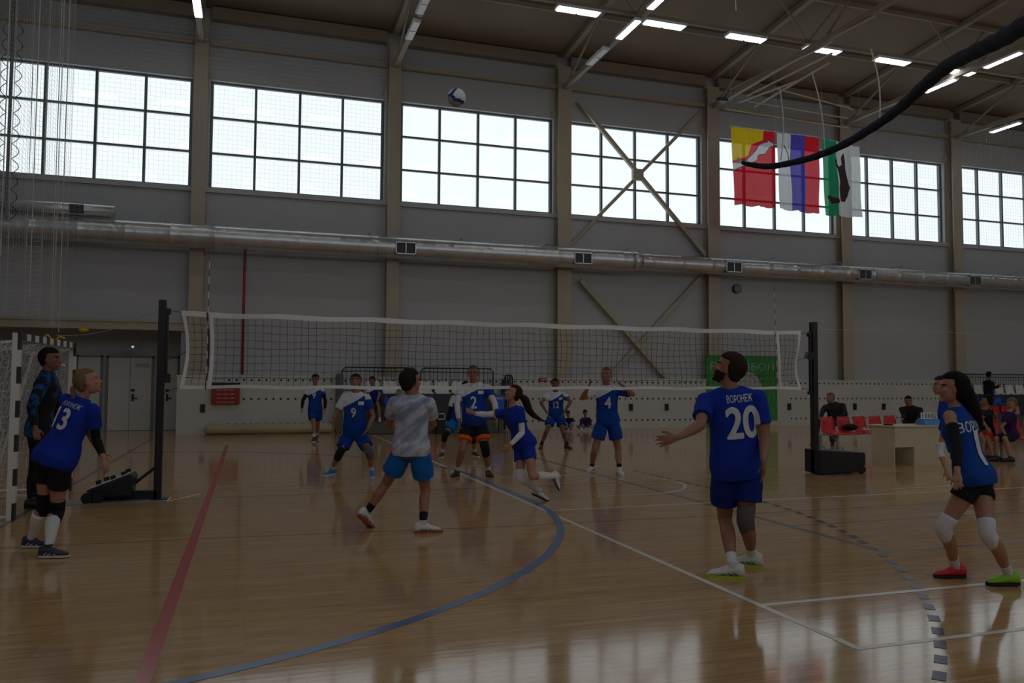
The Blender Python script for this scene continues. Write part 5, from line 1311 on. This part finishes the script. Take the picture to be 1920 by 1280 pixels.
# player 20
p = T('bearded man in royal blue shirt number 20 seen from behind, left arm held out', (1381, 880), (1369, 727), (1366, 692), 0,
      [(1434, 820, -1, 1432, 862, -1, .35, None, (1432, 884)), (1313, 797, -1, 1272, 819, -1, .18, (.25, 1, 0), (1256, 823))], [(1398, 975, 1410, 1040, -60), (1359, 972, 1374, 1060, -75)], h=1.90, skin='tan', hair='brown', gaze=(-62, 22), sface=8, fat=.28,
      shirt='royal', shorts='royald', shlen=.60, socks='white', sockh=.22, shoes='white', solecol='lsole', stripe='stripe', knees=('greyk', None), num=('20', .25, .60, .065, .78), text=('ВОРОНЕЖ', .06, .885, .21, .055), vox=.0065, beard=True, sleeve=.66, wide=1.08, dneck=-.03)
# woman 1
p = T('woman number 1 with long black hair, one red and one lime shoe', (1826, 897), (1790, 763), (1786, 728), -42,
      [(1840, 825, 1, 1830, 880, 1, .6), (1793, 833, -1, 1795, 884, -1, .5)], [(1853, 1000, 1892, 1076, -88), (1769, 990, 1792, 1062, -88)], h=1.72, woman=True, skin='fair', hair='black', hairstyle='long', gaze=(-72, 3),
      shirt='teal', sleeveless=True, shorts='black', shlen=.34, socks='white', sockh=.22, shoes=('lime', 'red'), solecol='bsole', knees=('white', 'white'), sleeves=(None, ('black', .35, 1.85)), num=('1', .26, .40, -.04, 1.1), text=('ВОРОНЕЖ', .085, .70, .34, .0), vox=.0065, dneck=.12)
tail(p, [p['Pp'](0, -.09, .02), p['Pp'](.02, -.12, -.06), p['Pp'](.03, -.17, -.18), p['Pp'](.04, -.20, -.28), p['Pp'](.04, -.20, -.36)], [.05, .06, .055, .04, .010], 'black')
# person behind woman 1
T('player in blue with white elbow pad mostly hidden behind the woman with long black hair', (1797, 835), (1772, 748), (1764, 723), -70,
  [(1790, 800, 1, 1770, 830, -1, .5), (1762, 846, -1, 1774, 880, -1, .6)], [(1800, 895, 1812, 937, -80), (1812, 890, 1826, 935, -80)], h=1.76, woman=True, skin='fair', hair='brown', hairstyle='tied', gaze=(-85, 0),
  shirt='royal', shorts='black', shlen=.4, socks='white', shoes='white', sleeves=(None, ('white', .8, 1.35)), vox=.010)
# child near the wall
T('child in dark violet jacket sitting on the floor by the far wall', (1099, 797), (1098, 782), (1097, 774), 180,
  [(1090, 790, -1, 1088, 800, -1, .5), (1107, 790, -1, 1107, 800, -1, .5)], [(1084, 799, 1090, 803, 190, None, 0, 26.1), (1112, 799, 1105, 803, 170, None, 0, 26.1)], h=1.3, woman=True, skin='tan', hair='dark', hairstyle='short', gaze=(185, -15),
  shirt='purple', longsleeve=True, shorts='greycloth', pants=True, shoes='white', vox=.014, name='person', D=26.6)
T('child in black and white clothes crouching by the wall behind player number twelve', (1067, 797), (1066, 783), (1065, 776), 180,
  [(1060, 790, -1, 1060, 799, -1, .5), (1073, 789, -1, 1071, 799, -1, .5)], [(1060, 793, 1062, 803, 180, None, 0, 26.2), (1073, 793, 1070, 803, 180, None, 0, 26.2)], h=1.3, woman=True, skin='tan', hair='black', hairstyle='short', gaze=(175, -10),
  shirt='black', longsleeve=True, shorts='greycloth', pants=True, shoes='black', vox=.014, D=26.5)
# seated men
T('man in dark padded jacket sitting on the red seats beside the net post', (1569, 789), (1562, 755), (1556.5, 746), -140,
  [(1540, 775, -1, 1540, 788, -1, .5), (1585, 777, -1, 1561, 789, -1, .5)], [(1533, 791, 1527, 828, -130, None, 0, 21.0), (1560, 793, 1561, 831, -150, None, 0, 20.75)], h=1.9, skin='tan', hair='grey', hairstyle='crop', gaze=(-120, 0), fat=.4, wide=1.15, D=21.3,
  shirt='jacket', longsleeve=True, shorts='jeans', pants=True, shoes=('brown', 'black'), solecol='bsole', vox=.013, wrinkle=.03)
T('man in black coat sitting behind the desk, left of the blue scoreboard', (1708, 792), (1708, 761), (1703, 752), -160,
  [(1696, 780, -1, 1692, 785, -1, .5), (1724, 780, -1, 1718, 790, -1, .5)], [(1700, 797, 1700, 831, -160), (1715, 797, 1716, 832, -160)], h=1.8, skin='tan', hair='black', hairstyle='crop', gaze=(-155, -5), fat=.2, wide=1.1, D=20.6,
  shirt='black', longsleeve=True, shorts='black', pants=True, shoes='black', solecol='bsole', vox=.013, wrinkle=.03)
# right group
T('man in dark clothes standing on the right grandstand holding up a camera', (1854, 740), (1853, 713), (1855, 703), 70,
  [(1862, 727, -1, 1873, 725, 1, .6), (1860, 728, 1, 1874, 722, 1, .6)], [(1852, 758, 1853, 776, 80, None, 0, 32.0), (1858, 758, 1858, 776, 80, None, 0, 32.1)], h=1.78, skin='tan', hair='black', hairstyle='short', gaze=(75, 0), D=32.05,
  shirt='navy', longsleeve=True, shorts='navy', pants=True, shoes='black', solecol='bsole', vox=.016)
p = T('person in dark violet shirt sitting on the right bench with one hand on the head', (1894, 815), (1893, 771), (1897, 757), -85,
  [(1909, 775, 1, 1905, 755, 1, .8), (1877, 800, -1, 1890, 824, -1, .5)], [(1868, 822, 1867, 856, -80), (1884, 822, 1894, 858, -80)], h=1.78, woman=True, skin='fair', hair='blond', hairstyle='short', gaze=(-95, -12), D=16.9,
  shirt='purple', shorts='navy', shlen=.95, shoes='black', solecol='bsole', vox=.012, sleeve=.6)
T('person in black top and red shorts sitting on the right bench', (1852, 812), (1848, 767), (1850, 752), -60,
  [(1866, 776, 1, 1868, 795, 1, .5), (1838, 785, -1, 1850, 800, -1, .5)], [(1838, 818, 1850, 856, -80), (1850, 820, 1862, 857, -80)], h=1.75, skin='tan', hair='black', hairstyle='short', gaze=(-60, 0), D=17.2,
  shirt='black', shorts='redcloth', shlen=.9, shoes='black', solecol='bsole', vox=.013, num=('5', .10, .6, 0, .8), sleeve=.6)
# spectators on the middle stand
T('spectator in blue shirt sitting on the stand right of player number nine', (703, 753), (699, 726), (698, 714), 180,
  [(691, 740, -1, 697, 752, -1, .5), (711, 740, -1, 707, 753, -1, .5)], [(697, 758, 698, 781, 180, None, 0, 24.4), (709, 757, 712, 784, 170, None, 0, 24.3)], h=1.75, skin='tan', hair='dark', hairstyle='short', gaze=(185, 0), D=24.9,
  shirt=('royal', 'jwhite'), yoke=True, shorts='black', shlen=.9, shoes='white', vox=.014)
T('spectator in pale grey shirt sitting on the stand behind the man in the grey T-shirt', (757, 756), (757, 731), (759, 718), 180,
  [(745, 744, -1, 748, 756, -1, .5), (768, 744, -1, 765, 757, -1, .5)], [(750, 760, 751, 784, 180, None, 0, 24.4), (762, 760, 763, 784, 170, None, 0, 24.4)], h=1.75, skin='tan', hair='grey', hairstyle='crop', gaze=(180, 0), D=24.9,
  shirt='greycloth', shorts='navy', shlen=.9, shoes='black', vox=.014)
bpy.context.view_layer.update()
